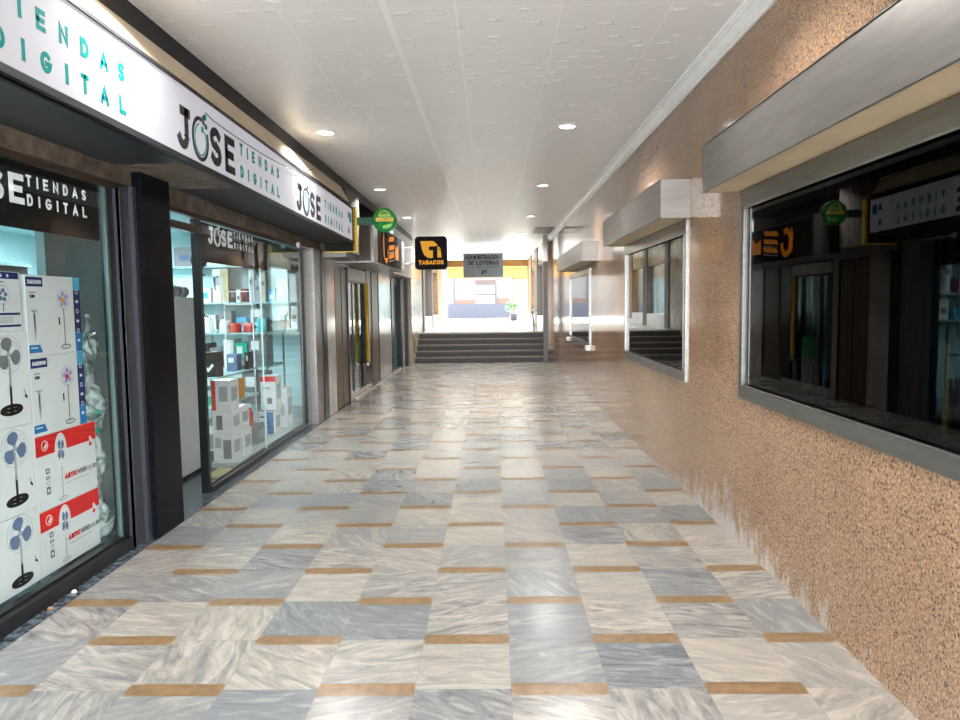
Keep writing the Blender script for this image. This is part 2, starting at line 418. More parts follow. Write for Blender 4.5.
def ribbon(pts, w, asp=1.0):
    """list of quads for a polyline with mitred corners (points already in real units)"""
    P = [Vector(p) for p in pts]; n = len(P); Lft = []; Rgt = []
    closed = (P[0] - P[-1]).length < 1e-5
    for i in range(n):
        if closed and i in (0, n - 1): d0 = (P[-1] - P[-2]).normalized(); d1 = (P[1] - P[0]).normalized()
        else:
            d0 = (P[i] - P[i - 1]).normalized() if i > 0 else None
            d1 = (P[i + 1] - P[i]).normalized() if i < n - 1 else None
            d0 = d0 or d1; d1 = d1 or d0
        n0 = Vector((-d0.y, d0.x)); n1 = Vector((-d1.y, d1.x)); mm = n0 + n1
        if mm.length < .2: mm = n0
        mm.normalize(); k = min(1.6, 1 / max(.3, mm.dot(n0)))
        Lft.append(P[i] + mm * w * .5 * k); Rgt.append(P[i] - mm * w * .5 * k)
    return [(Lft[i], Rgt[i], Rgt[i + 1], Lft[i + 1]) for i in range(n - 1)]
def put2d(mb, quads, o, U, V, Nn, t=.002):
    for q in quads: mb.prism([(p[0], p[1]) for p in q], o, U, V, Nn, t)
def text(mb, s, o, U, V, Nn, h, total, wt, t=.002, wk=1.0):
    """cap height h (incl. stroke), word stretches from 0 to total along U"""
    ih = h - wt; ws = [WID.get(c, .62) * ih * wk for c in s]; n = len(s)
    gap = (total - sum(ws) - wt * n) / max(1, n - 1); x = 0
    for c, w in zip(s, ws):
        for pl in glyph(c, 1.0):
            pts = [(x + wt / 2 + p[0] * w, wt / 2 + p[1] * ih) for p in pl]
            if c in 'JE' and False: pass
            # extend open ends by half the stroke so that caps are square
            if (Vector(pts[0]) - Vector(pts[-1])).length > 1e-5:
                a, b = Vector(pts[0]), Vector(pts[1]); a = a + (a - b).normalized() * wt * .5
                e, d = Vector(pts[-1]), Vector(pts[-2]); e = e + (e - d).normalized() * wt * .5
                pts[0] = tuple(a); pts[-1] = tuple(e)
            put2d(mb, ribbon(pts, wt), o, U, V, Nn, t)
        x += w + wt + gap
def ellipse(mb, o, U, V, Nn, cx, cy, rx, ry, t=.001, n=20):
    mb.prism([(cx + rx * math.cos(2 * PI * k / n), cy + ry * math.sin(2 * PI * k / n)) for k in range(n)], o, U, V, Nn, t)
def ring(mb, o, U, V, Nn, cx, cy, rx, ry, w, t=.001, a0=0, a1=360, n=28):
    put2d(mb, ribbon(arc(cx, cy, rx, ry, a0, a1, n), w), o, U, V, Nn, t)
def rect(mb, o, U, V, Nn, a0, b0, a1, b1, t=.001):
    mb.prism([(a0, b0), (a1, b0), (a1, b1), (a0, b1)], o, U, V, Nn, t)

YU, ZV, XN = (0, 1, 0), (0, 0, 1), (1, 0, 0)      # faces that look towards the walkway
XU, YN = (1, 0, 0), (0, -1, 0)                    # faces that look towards the camera

exec_order = None
# ================================================================== SETTING
XR, ZC = 1.60, 3.35
# --- floor of marble tiles in staggered columns
def tile_floor():
    vs, fs, mi, tone, uvs = [], [], [], [], []
    cw, per, x0 = .403, .90, .06; g = .0009
    XL, XRt, Y0, Y1 = -2.33, 1.60, -1.7, 19.42
    rnd = random.Random(3)
    for c in range(-6, 4):
        xa, xb = x0 + c * cw, x0 + (c + 1) * cw
        if c == 3: xb = XRt
        xa2, xb2 = max(xa, XL), min(xb, XRt)
        if xb2 - xa2 < .01: continue
        off = 2.85 + (.45 if c % 2 else 0)
        k0 = int((Y0 - off) / per) - 1
        for k in range(k0, k0 + 34):
            yb = off + k * per
            for (a, b, kind) in ((0, .095, 1), (.095, .497, 0), (.497, .90, 0)):
                ya, yc = max(yb + a, Y0), min(yb + b, Y1)
                if yc - ya < .01: continue
                i = len(vs); q = [(xa2 + g, ya + g), (xb2 - g, ya + g), (xb2 - g, yc - g), (xa2 + g, yc - g)]
                vs += [(x, y, 0.0) for x, y in q]; fs.append((i, i + 1, i + 2, i + 3)); mi.append(kind)
                t = min(1, max(0, rnd.choice([rnd.uniform(0, .25), rnd.uniform(.2, .6), rnd.uniform(.55, 1)]))); cc = rnd.uniform(.35, 1)
                tone.append((t, cc, rnd.random(), 1))
                an = math.radians(rnd.choice([0, 8, -12, 35, -35, 80, 60, 4, 20, -20])); ou, ov = rnd.uniform(0, 40), rnd.uniform(0, 40)
                for x, y in q:
                    lx, ly = x - xa, y - yb
                    uvs.append((lx * math.cos(an) - ly * math.sin(an) + ou, lx * math.sin(an) + ly * math.cos(an) + ov))
    i = len(vs); vs += [(XL, Y0, -.002), (XRt, Y0, -.002), (XRt, Y1, -.002), (XL, Y1, -.002), (XL, Y0, -.15), (XRt, Y0, -.15), (XRt, Y1, -.15), (XL, Y1, -.15)]
    for q in ((0, 1, 2, 3), (7, 6, 5, 4), (0, 4, 5, 1), (1, 5, 6, 2), (2, 6, 7, 3), (3, 7, 4, 0)):
        fs.append(tuple(i + j for j in q)); mi.append(2); tone.append((0, 0, 0, 1)); uvs += [(0, 0)] * 4
    me = bpy.data.meshes.new('floor'); me.from_pydata(vs, [], fs)
    for n_ in ('floor_marble', 'brown_strip', 'grout'): me.materials.append(M[n_])
    me.uv_layers.new(name='UVMap'); me.color_attributes.new('tone', 'FLOAT_COLOR', 'CORNER'); ul = me.uv_layers['UVMap']; ca = me.color_attributes['tone']
    for fi, pl in enumerate(me.polygons):
        pl.material_index = mi[fi]
        for li in pl.loop_indices: ul.data[li].uv = uvs[li]; ca.data[li].color = tone[fi]
    o = bpy.data.objects.new('floor', me); COL.objects.link(o); return struct(o)
tile_floor()
struct(MB().box(-2.46, -1.7, -.15, -2.33, 18.6, .004).build('trim_1', 'dark_marble'), 'dark speckled marble kerb strip along the shops')
struct(MB().box(-20, -30, -.25, 20, -1.7, 0).build('ground', 'pavement'))
struct(MB().box(-7.2, -1.7, -.15, -2.46, 18.6, 0).build('floor_shops', 'shop_floor'))

# --- right wall with three window openings
W1 = (1.6, 4.68, .98, 2.275); W2 = (6.0, 8.75, .93, 2.25); W3 = (11.9, 14.95, .84, 2.14)
mb = MB(); T = .12
ys = [-1.7, W1[0], W1[1], W2[0], W2[1], W3[0], W3[1], 19.42]
for a, b in ((0, 1), (2, 3), (4, 5), (6, 7)): mb.box(XR, ys[a], -.15, XR + T, ys[b], ZC + .1)
for w in (W1, W2, W3):
    mb.box(XR, w[0], -.15, XR + T, w[1], w[2]); mb.box(XR, w[0], w[3], XR + T, w[1], ZC)
struct(mb.build('wall_right', 'granite'))
# rooms behind the right-hand windows
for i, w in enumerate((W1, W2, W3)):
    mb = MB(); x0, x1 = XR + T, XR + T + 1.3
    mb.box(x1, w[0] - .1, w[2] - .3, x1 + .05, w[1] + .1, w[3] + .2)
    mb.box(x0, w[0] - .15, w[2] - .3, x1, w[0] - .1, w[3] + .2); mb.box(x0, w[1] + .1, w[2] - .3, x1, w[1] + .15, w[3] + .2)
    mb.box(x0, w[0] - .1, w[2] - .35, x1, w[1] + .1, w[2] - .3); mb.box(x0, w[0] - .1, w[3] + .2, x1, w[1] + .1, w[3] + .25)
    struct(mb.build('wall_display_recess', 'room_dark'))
# --- ceiling
struct(MB().box(-2.6, -1.7, ZC, XR + T, 30.2, ZC + .15).build('ceiling', 'ceiling'))
# crown moulding, stepped cove profile
prof = [(0, 0), (0, -.10), (-.016, -.10), (-.022, -.085), (-.03, -.083), (-.042, -.055), (-.065, -.035), (-.075, -.033), (-.08, -.018), (-.095, -.015), (-.098, 0)]
mb = MB(); mb.prism([(-q[0], q[1]) for q in prof], (XR, -1.7, ZC), (-1, 0, 0), (0, 0, 1), (0, 1, 0), 31.9)
struct(mb.build('trim_2', 'crown'), 'white cove moulding between ceiling and right wall')
# --- left wall above the shop fronts
XS = -2.46
mb = MB(); mb.box(XS - .1, -1.7, 2.50, XS, 18.9, ZC)
struct(mb.build('wall_left', 'blue_black'))
# dark beam under the ceiling on the left and beige ribbed strip above the lightbox
struct(MB().box(-2.40, -1.7, 3.21, -2.06, 18.9, ZC).build('trim_3', 'charcoal'), 'black beam under the ceiling above the lit shop sign')
mb = MB(); k = 0; z = 3.002
while z < 3.205:
    xx = -1.935 - (z - 2.99) * .55; mb.box(xx - .06, -1.7, z, xx if k % 2 else xx - .005, 10.03, z + .0115); z += .0115; k += 1
struct(mb.build('trim_4', 'beige_rib'), 'beige ribbed strip between lit sign and black beam')

# --- stairs and landing
ZL = .75
mb = MB(); ns = 5; rise = ZL / ns
for i in range(ns):
    y0 = 19.42 + i * .30
    mb.mat(0).box(-2.10, y0, 0 if i == 0 else rise * i - .01, 1.60, 21.2, rise * (i + 1) - .035)
    mb.mat(1).box(-2.10, y0 - .025, rise * (i + 1) - .035, 1.60, 21.2, rise * (i + 1))
struct(mb.build('stairs', ['stair_stone', 'stair_nose']))
def slab_floor():
    mb = MB(); rnd = random.Random(5)
    mb.mat(0).box(-2.4, 20.9, .3, 1.8, 41.2, ZL - .006)
    y = 20.92
    while y < 41:
        x = -2.4
        while x < 1.75:
            mb.mat(1).box(x + .003, y + .003, ZL - .02, min(x + .597, 1.8), y + .597, ZL); x += .6
        y += .6
    return mb.build('floor_landing', ['grout', 'landing_marble'])
struct(slab_floor())
struct(MB().box(-30, 30.5, .3, -2.4, 60, ZL - .01).build('ground_street_left', 'pavement'))
struct(MB().box(1.8, 30.5, .3, 30, 60, ZL - .01).build('ground_street_right', 'pavement'))

# landing side walls: piers and shop windows standing on a pale plinth
def landing_side(side, xw, name, segs):
    s = 1 if side > 0 else -1; back = xw + s * .25
    mb = MB(); mb.mat(0)
    for (a, b, kind) in segs:
        if kind == 'stone': mb.mat(0).box(xw, a, 0, back, b, ZC)
        elif kind == 'dark': mb.mat(1).box(xw - s * .03, a, ZL, back, b, ZC)
        elif kind == 'wood': mb.mat(2).box(xw - s * .03, a, ZL + .2, back, b, ZC); mb.mat(3).box(xw - s * .02, a, ZL, back, b, ZL + .2)
        elif kind == 'plinth':
            mb.mat(3).box(xw - s * .02, a, ZL, back, b, ZL + .42); mb.mat(1).box(xw, a, 2.75, back, b, 2.80); mb.mat(0).box(xw, a, 2.80, back, b, ZC)
    return struct(mb.build(name, ['marble_cream', 'wood_dark', 'wood_brown', 'white_paint']))
landing_side(-1, -2.10, 'wall_landing_left', [(18.85, 21.9, 'stone'), (21.9, 22.4, 'dark'), (22.4, 25.0, 'plinth'), (25.0, 25.6, 'dark'), (25.6, 27.6, 'plinth'), (27.6, 30.2, 'wood')])
landing_side(1, 1.48, 'wall_landing_right', [(20.6, 20.9, 'dark'), (20.9, 23.6, 'plinth'), (23.6, 25.2, 'dark'), (25.2, 27.2, 'plinth'), (27.2, 29.0, 'wood'), (29.0, 29.7, 'plinth'), (29.7, 30.2, 'wood')])
for i, (x, a, b) in enumerate(((-2.2, 22.4, 25.0), (-2.2, 25.6, 27.6), (1.56, 20.9, 23.6), (1.56, 25.2, 27.2), (1.56, 29.0, 29.7))):
    struct(MB().box(x, a, 1.17, x + .012, b, 2.75).build('window_%d' % (i + 4), 'glass'), 'landing shop window pane')
    s = -1 if x < 0 else 1
    struct(MB().box(x + s * 1.2, a - .3, ZL, x + s * 1.25, b + .3, ZC).build('wall_landing_shop', 'shop_wall'))
mb = MB().box(XR, 19.42, 0, XR + T, 20.6, ZC).box(1.5, 20.0, 0, XR, 20.6, ZC)
struct(mb.build('wall_stair_side', 'granite'))

# ================================================================== LEFT SHOP FRONTS (electronics shop)
# lintel of weathered stone over the windows, soffit below the lit sign
mb = MB(); mb.mat(0).box(-2.46, -1.7, 2.40, -2.38, 4.84, 2.50).mat(1).box(-2.46, -1.7, 2.365, -2.41, 4.84, 2.40)
struct(mb.build('trim_5', ['weathered', 'pole_brown']), 'weathered brown lintel over the near shop window')
mb = MB(); mb.mat(0).box(-2.46, 5.30, 2.36, -2.38, 10.25, 2.48).mat(1).box(-2.46, 5.30, 2.325, -2.41, 10.25, 2.36)
struct(mb.build('trim_6', ['weathered', 'pole_brown']), 'weathered brown lintel over the far shop window and doorway')
mb = MB(); mb.mat(0).box(-2.46, -1.7, 2.50, -1.93, 4.60, 2.515).box(-2.46, 5.9, 2.50, -1.93, 10.03, 2.515).mat(1).box(-2.46, 4.60, 2.50, -1.93, 5.9, 2.518)
struct(mb.build('trim_7', ['soffit', 'weathered']), 'dark soffit under the lit sign with a weathered bare patch')

# polished black granite pier between near window and doorway
mb = MB(); mb.box(-2.60, 4.87, 0, -2.33, 5.29, 2.50); mb.box(-2.601, 4.869, 1.395, -2.3295, 5.291, 1.398)
struct(mb.build('wall_pier', 'black_granite'), 'polished black granite pier beside the doorway')

def window_front(name, y0, y1, z0, z1, zt, x=XS):
    e = thing(name, '', '', (x, y0, 0)); del e['label'], e['category']; e['kind'] = 'structure'
    return e
# near window (window_1)
w1 = window_front('window_1', 2.0, 4.63, 0, 2.4, 2.03)
MB().box(-2.50, -1.7, .004, -2.40, 4.66, .085).box(-2.49, -1.7, .085, -2.44, 4.66, .10).build('window_sill', 'black_metal', w1)
MB().box(-2.463, -1.7, .085, -2.455, 4.63, 2.38).build('pane', 'glass', w1)
MB().box(-2.475, 4.620, .085, -2.45, 4.635, 2.38).build('glazing_bead', 'bead_teal', w1)
mb = MB().box(-2.50, 4.635, .004, -2.44, 4.70, 2.37)
mb.build('frame', 'black_metal', w1)
mb = MB().box(-2.50, 4.70, .004, -2.40, 4.83, 2.37).box(-2.40, 4.825, .004, -2.37, 4.87, 2.40).box(-2.42, 4.70, .004, -2.395, 4.715, 2.37)
mb.build('jamb', 'slate_metal', w1)

def shop_fascia(parent, x, y0, y1, z0, z1, yj, jl, th, yt, tl, fade=None):
    """black panel behind the glass with the shop's white lettering"""
    p = MB().box(x - .02, y0, z0, x, y1, z1).build('fascia_panel', 'panel_black', parent)
    mb = MB(); zz = 2.152; hb = .165
    jose(mb, mb, (x, yj, zz), YU, hb * .94, jl)
    text(mb, 'TIENDAS', (x, yt, zz + hb - th), YU, ZV, XN, th, tl, th * .2)
    text(mb, 'DIGITAL', (x, yt, zz), YU, ZV, XN, th, tl, th * .2)
    mb.build('lettering', 'white_ink', p)
    return p
def jose(mk_, mt_, o, U, h, total, Nn=XN, small=False):
    """the word JOSE whose O is a ring drawn as a plug with prongs; mk_ dark strokes, mt_ teal strokes"""
    o = Vector(o); Uv = Vector(U); s = total / 1.02; wt = h * .215; ih = h - wt
    def at(pts, ox, w): return [(ox * s + wt * .5 + p[0] * (w * s - wt), wt * .5 + p[1] * ih) for p in pts]
    for ch, ox, w in (('J', 0, .20), ('S', .53, .21), ('E', .81, .20)):
        for pl in glyph(ch, 1.0):
            pts = at(pl, ox, w)
            a, b = Vector(pts[0]), Vector(pts[1]); pts[0] = tuple(a + (a - b).normalized() * wt * .5)
            e, d = Vector(pts[-1]), Vector(pts[-2]); pts[-1] = tuple(e + (e - d).normalized() * wt * .5)
            put2d(mk_, ribbon(pts, wt), o, U, ZV, Nn, .003)
    cx, rx, ry = .365 * s, .125 * s, h * .50
    ring(mk_, o, U, ZV, Nn, cx, h * .47, rx, ry, h * .10, .003, 75, 385, 30)
    ring(mt_, o, U, ZV, Nn, cx, h * .45, rx * .74, ry * .76, h * .035, .003, 100, 400, 30)
    # plug prongs above the ring
    rect(mk_, o, U, ZV, Nn, cx + .045 * s, h * .86, cx + .075 * s, h * 1.10, .003)
    rect(mk_, o, U, ZV, Nn, cx + .085 * s, h * .80, cx + .12 * s, h * .92, .003)
    rect(mt_, o, U, ZV, Nn, cx + .075 * s, h * 1.02, cx + .11 * s, h * 1.16, .003)
    rect(mt_, o, U, ZV, Nn, cx + .02 * s, h * .66, cx + .055 * s, h * .80, .003)
shop_fascia(w1, -2.48, -1.5, 4.60, 2.025, 2.38, 3.27, .60, .062, 3.89, .57)

# doorway (door_1): open, with lit transom
d1 = thing('door_1', '', '', (XS, 5.29, 0)); del d1['label'], d1['category']; d1['kind'] = 'structure'
MB().box(-2.50, 5.29, 2.205, -2.42, 6.09, 2.265).build('transom_bar', 'pole_brown', d1)
MB().box(-2.465, 5.29, 2.265, -2.46, 6.09, 2.33).build('transom_pane', 'glass', d1)
MB().box(-2.50, 5.29, 0.004, -2.44, 5.31, 2.33).build('door_jamb', 'black_metal', d1)

# far window (window_2)
w2 = window_front('window_2', 6.09, 9.6, 0, 2.3, 2.0)
MB().box(-2.51, 6.07, .004, -2.44, 6.115, 2.33).build('jamb', 'black_metal', w2)
mb = MB().mat(0).box(-2.50, 6.11, .004, -2.43, 9.42, .05).mat(1).box(-2.435, 6.11, .05, -2.425, 9.42, .062).box(-2.475, 6.11, .05, -2.465, 9.42, .068).mat(0).box(-2.50, 6.11, .05, -2.44, 9.42, .056)
mb.build('sliding_track', ['black_metal', 'steel'], w2)
MB().box(-2.466, 6.115, .06, -2.458, 9.40, 2.31).build('pane', 'glass', w2)
MB().box(-2.47, 7.70, .06, -2.455, 7.708, 2.0).build('pane_joint', 'shelf_glass', w2)
MB().box(-2.51, 9.40, .004, -2.44, 9.45, 2.33).build('frame', 'black_metal', w2)
MB().box(-2.50, 9.45, .004, -2.45, 9.64, 2.33).build('side_panel', 'louvre_teal', w2)
MB().box(-2.50, 9.64, .004, -2.36, 10.02, 2.36).build('steel_post', 'steel', w2)
MB().box(-2.50, 10.02, .004, -2.345, 10.26, 2.36).build('post', 'black_metal', w2)
shop_fascia(w2, -2.485, 6.12, 8.02, 1.99, 2.325, 6.38, .60, .060, 7.02, .56)
MB().box(-2.50, 8.02, 2.0, -2.485, 9.40, 2.325).build('green_film', 'green_film', w2)

# shop interior shell
mb = MB()
mb.mat(0).box(-7.2, -1.7, 0, -7.1, 11.6, 2.8).box(-7.2, 11.5, 0, -2.60, 11.6, 2.8).box(-7.2, -1.8, 0, -2.46, -1.7, 3.35)
struct(mb.build('wall_shop', ['shop_wall']))
struct(MB().box(-7.2, -1.7, 2.73, -2.56, 11.6, 2.8).build('ceiling_shop', 'shop_wall'))
struct(MB().box(-2.52, 9.9, 0, -2.47, 11.6, 2.72).build('wall_shop_side', 'shop_wall'))
tag(MB().box(-3.06, 4.86, 0, -3.00, 5.62, 2.62).build('partition', 'shop_teal', loc=(-3.03, 5.2, 0)), 'dull teal partition board behind the pier and near window', 'partition')
tag(MB().box(-4.40, 4.9, 0, -4.34, 6.3, 2.62).build('partition', 'shop_teal', loc=(-4.37, 5.6, 0)), 'dull teal partition board further back in the near window', 'partition')
for i, (x, y, ln) in enumerate(((-4.2, 1.5, 1.2), (-3.45, 7.0, 1.2), (-5.4, 6.2, 1.2), (-4.6, 9.6, 1.2), (-6.0, 9.6, 1.2), (-5.2, 3.6, 1.2))):
    t = thing('tube_lamp', ('fluorescent ceiling lamp over the near window display', 'fluorescent ceiling lamp seen through the doorway top', 'fluorescent ceiling lamp deep in the shop beyond the doorway',
        'fluorescent ceiling lamp above the far window display', 'fluorescent ceiling lamp in the far back corner of the shop', 'fluorescent ceiling lamp deep behind the near window')[i], 'ceiling lamp', (x, y, 2.72), 'fluorescent lamps in the electronics shop')
    MB().box(x - .09, y - ln / 2, 2.67, x + .09, y + ln / 2, 2.72).build('housing', 'white_paint', t)
    MB().tube([(x, y - ln / 2 + .04, 2.655), (x, y + ln / 2 - .04, 2.655)], .018).build('tube', 'tube_light', t)
    ld = bpy.data.lights.new('shop_light', 'AREA'); ld.shape = 'RECTANGLE'; ld.size = .15; ld.size_y = ln; ld.energy = 20; ld.color = (.86, .98, 1)
    lo = bpy.data.objects.new('shop_light', ld); COL.objects.link(lo); lo.parent = t; lo.location = (0, 0, -.09)

# ------------------------------------------------------------------ lit sign box (lightbox)
sg = thing('shop_sign', 'long white lightbox sign reading JOSE TIENDAS DIGITAL along the left shop', 'sign', (-1.9, 4.0, 2.51))
SY0, SY1, SZ0, SZ1 = -1.2, 10.03, 2.51, 2.985
MB().box(-2.40, SY0, SZ0 + .01, -1.905, SY1, SZ1).build('box', 'charcoal', sg)
mb = MB()
for a, b in ((SY0, .98), (.985, 3.99), (3.995, 6.985), (6.99, 9.98)): mb.box(-1.905, a, SZ0 + .03, -1.90, b, SZ1 - .012)
mb.build('face_panel', 'sign_white', sg)
MB().box(-1.915, SY0, SZ0 - .004, -1.885, SY1, SZ0 + .03).box(-1.915, SY0, SZ1 - .012, -1.888, SY1, SZ1 + .008).box(-1.915, 9.98, SZ0, -1.89, SY1, SZ1).build('edge_trim', 'charcoal', sg)
mk_ = MB()
for yj, yt, tl, yl in ((1.72, 2.83, 1.01, 1.02), (4.46, 5.57, 1.01, 1.0), (7.16, 8.36, .98, 1.0)):
    mk_, mt_ = MB(), MB(); jose(mk_, mt_, (-1.90, yj, 2.583), YU, .262, yl)
    mk_.build('shop_name_lettering', 'charcoal', sg); mt_.build('plug_ring', 'teal', sg)['label'] = 'teal ring of the plug mark'
    for word, zz in (('TIENDAS', 2.765), ('DIGITAL', 2.597)):
        mt_ = MB(); text(mt_, word, (-1.90, yt, zz), YU, ZV, XN, .090, tl, .021); mt_.build('teal_lettering', 'teal', sg)['label'] = 'teal lettering'
mk_, mt_ = MB(), MB()
for (a, b, c, d) in ((9.70, 2.82, 9.76, 2.90), (9.70, 2.62, 9.76, 2.70)): mk_.box(-1.90, a, b, -1.897, c, d)
mt_.box(-1.90, 9.80, 2.78, -1.897, 9.92, 2.90)
mk_.build('dark_mark', 'charcoal', sg); mt_.build('teal_mark', 'teal', sg)
sg.rotation_euler = (-.0125, 0, 0)
# thin cable hanging along the sign
def sag(a, b, d, n=10):
    a, b = Vector(a), Vector(b); return [a.lerp(b, i / n) - Vector((0, 0, d * 4 * (i / n) * (1 - i / n))) for i in range(n + 1)]
solo(MB().tube(sag((-2.07, 4.30, 3.22), (-1.88, 5.0, 2.86), .02) + sag((-1.88, 5.0, 2.86), (-1.88, 7.2, 2.90), .03)[1:] + sag((-1.88, 7.2, 2.90), (-2.04, 8.6, 3.22), .02)[1:], .0035, 6),
     'cable', 'cable', 'thin black cable drooping across the lit white sign', 'cable', (-1.9, 5, 2.9))
solo(MB().tube(sag((-2.05, 6.6, 3.24), (-1.95, 9.0, 3.20), .05) + sag((-1.95, 9.0, 3.20), (-1.9, 10.6, 3.1), .03)[1:], .005, 6),
     'cable', 'cable', 'grey cable running below the ceiling beam beyond the sign', 'cable', (-1.95, 9, 3.2))

# yellow edged panel closing the end of the sign
ep = thing('sign_end_panel', 'black panel with yellow edging at the far end of the lit sign', 'panel', (-2.08, 10.07, 2.35))
MB().box(-2.30, 10.045, 2.335, -1.865, 10.11, 2.93).build('board', 'panel_black', ep)
mb = MB(); mb.box(-1.865, 10.04, 2.325, -1.855, 10.115, 2.935).box(-2.30, 10.04, 2.325, -1.865, 10.115, 2.335)
mb.build('yellow_edging', 'yellow', ep)
mb = MB(); z = 2.345
while z < 2.92: mb.box(-1.90, 10.038, z, -1.866, 10.045, z + .007); z += .018
mb.build('ribbing', 'yellow', ep)
# motion sensor under the lintel
s_ = thing('motion_sensor', 'small white motion sensor under the lintel above the far window', 'sensor', (-2.36, 8.93, 2.33))
MB().box(-2.385, 8.90, 2.335, -2.35, 8.96, 2.37).build('bracket', 'white_paint', s_, bevel=.003)
MB().lathe([(.0, -.035), (.018, -.03), (.026, -.012), (.028, 0)], (-2.365, 8.93, 2.335), 16).build('dome', 'plastic_white', s_)
solo(MB().tube([(-2.40, 8.97, 2.345), (-2.40, 10.15, 2.335)], .009, 8), 'conduit', 'white_paint', 'white conduit running from the motion sensor to the end of the lintel', 'pipe', (-2.40, 9.5, 2.34))

# ------------------------------------------------------------------ near window display: fan cartons
def px_face(y0, z0): return (-2.55, y0, z0)
def fan_print(mb_list, o, cx, cz, rx, rz, pole_h, blades='ink_grey'):
    """printed standing fan; mb_list: dict of builders by ink"""
    g = lambda n: mb_list.setdefault(n, MB())
    for k in (1.0, .8, .6): ring(g('ink_lightgrey'), o, YU, ZV, XN, cx, cz, rx * k, rz * k, .0025, .0008, n=24)
    for k in range(3):
        a = 90 + 120 * k + 10
        pts = [(0, 0)] + [(math.cos(math.radians(a + d)) * q, math.sin(math.radians(a + d)) * q) for d, q in ((-30, .2), (-38, .45), (-36, .7), (-22, .86), (-4, .92), (14, .90), (30, .82), (40, .66), (42, .48), (34, .32), (20, .2))]
        g(blades).prism([(cx + p[0] * rx, cz + p[1] * rz) for p in pts], o, YU, ZV, XN, .0012)
    ellipse(g('ink_lightgrey'), o, YU, ZV, XN, cx, cz, rx * .16, rz * .14, .0018, 14)
    zb = cz - rz - pole_h
    rect(g('ink_lightgrey'), o, YU, ZV, XN, cx - .007, cz - rz - .07, cx + .007, cz - rz * .2, .0015)
    rect(g('ink_black'), o, YU, ZV, XN, cx - .0085, zb, cx + .0085, cz - rz - .05, .0012)
    ring(g('ink_black'), o, YU, ZV, XN, cx, zb, rx * .78, rz * .22, .018, .0012, n=22)
    rect(g('ink_black'), o, YU, ZV, XN, cx - rx * .7, zb - .009, cx + rx * .7, zb + .009, .0012)
    rect(g('ink_black'), o, YU, ZV, XN, cx - .014, zb - rz * .19, cx + .014, zb + rz * .19, .0012)
def carton(name, label, y0, z0, y1, z1, group=None, depth=.26, x=-2.55):
    t = thing(name, label, 'box', (x - depth / 2, (y0 + y1) / 2, z0), group)
    MB().box(x - depth, y0 + .002, z0 + .001, x - .001, y1 - .002, z1 - .001).build('carton', 'carton_white', t, bevel=.003)
    return t
def finish(t, d):
    nice = {'ink_red': 'red', 'ink_navy': 'navy blue', 'ink_blue': 'blue', 'ink_sky': 'sky blue', 'ink_black': 'black', 'ink_grey': 'grey', 'ink_lightgrey': 'pale grey', 'ink_white': 'white', 'ink_orange': 'orange', 'ink_lilac': 'lilac', 'ink_steelblue': 'steel blue'}
    for k, b in d.items():
        if b.f:
            q = b.build('print', k, t); q['label'] = nice.get(k, k) + ' printing'
GA = 'white fan cartons stacked in the near window'
# plain column with large fans: three big cartons, one banded carton on top
spec = [(.93, 1.49, 'ink_grey', 'white carton printed with a dark grey fan, second from top of the left stack'),
        (.50, .95, 'ink_steelblue', 'white carton printed with a blue grey fan, third from top of the left stack'),
        (.085, .50, 'ink_steelblue', 'white carton printed with a steel blue fan, lowest of the left stack')]
zc = [(.975, 1.485), (.50, .975), (.085, .50)]
for (z0, z1), sp_ in zip(zc, spec):
    t = carton('fan_carton', sp_[3], 3.42, z0, 3.93, z1, GA)
    d = {}; o = (-2.55, 3.42, z0); h = z1 - z0
    fan_print(d, o, .345, h * .76, .105, .10, h * .38, sp_[2])
    # remote control and rim line
    d.setdefault('ink_black', MB()); d['ink_black'].prism([(.455, h * .30), (.475, h * .27), (.48, h * .29), (.462, h * .33)], o, YU, ZV, XN, .001)
    d.setdefault('ink_lightgrey', MB()); d['ink_lightgrey'].prism([(.450, h * .36), (.462, h * .33), (.475, h * .30), (.458, h * .38)], o, YU, ZV, XN, .001)
    finish(t, d)
t = carton('fan_carton', 'white carton with navy bands and a small printed fan, top of the left stack', 3.42, 1.485, 3.90, 1.80, GA)
d = {k: MB() for k in ('ink_navy', 'ink_grey', 'ink_white', 'ink_lightgrey', 'ink_steelblue')}; o = (-2.55, 3.42, 1.485)
rect(d['ink_navy'], o, YU, ZV, XN, .02, .275, .46, .31); text(d['ink_white'], 'ORBEGOZO', (-2.549, 3.60, 1.768), YU, ZV, XN, .017, .2, .004)
rect(d['ink_navy'], o, YU, ZV, XN, .02, .085, .46, .097); rect(d['ink_navy'], o, YU, ZV, XN, .02, .022, .46, .034)
ring(d['ink_lightgrey'], o, YU, ZV, XN, .33, .19, .05, .05, .003)
for k in range(5):
    a = math.radians(72 * k + 10); ellipse(d['ink_steelblue'], o, YU, ZV, XN, .33 + .024 * math.cos(a), .19 + .024 * math.sin(a), .014, .012, .001, 10)
rect(d['ink_grey'], o, YU, ZV, XN, .327, .105, .333, .15)
for k in range(4): rect(d['ink_lightgrey'], o, YU, ZV, XN, .26, .045 + k * .009, .40, .049 + k * .009)
rect(d['ink_grey'], o, YU, ZV, XN, .23, .255, .34, .262)
finish(t, d)
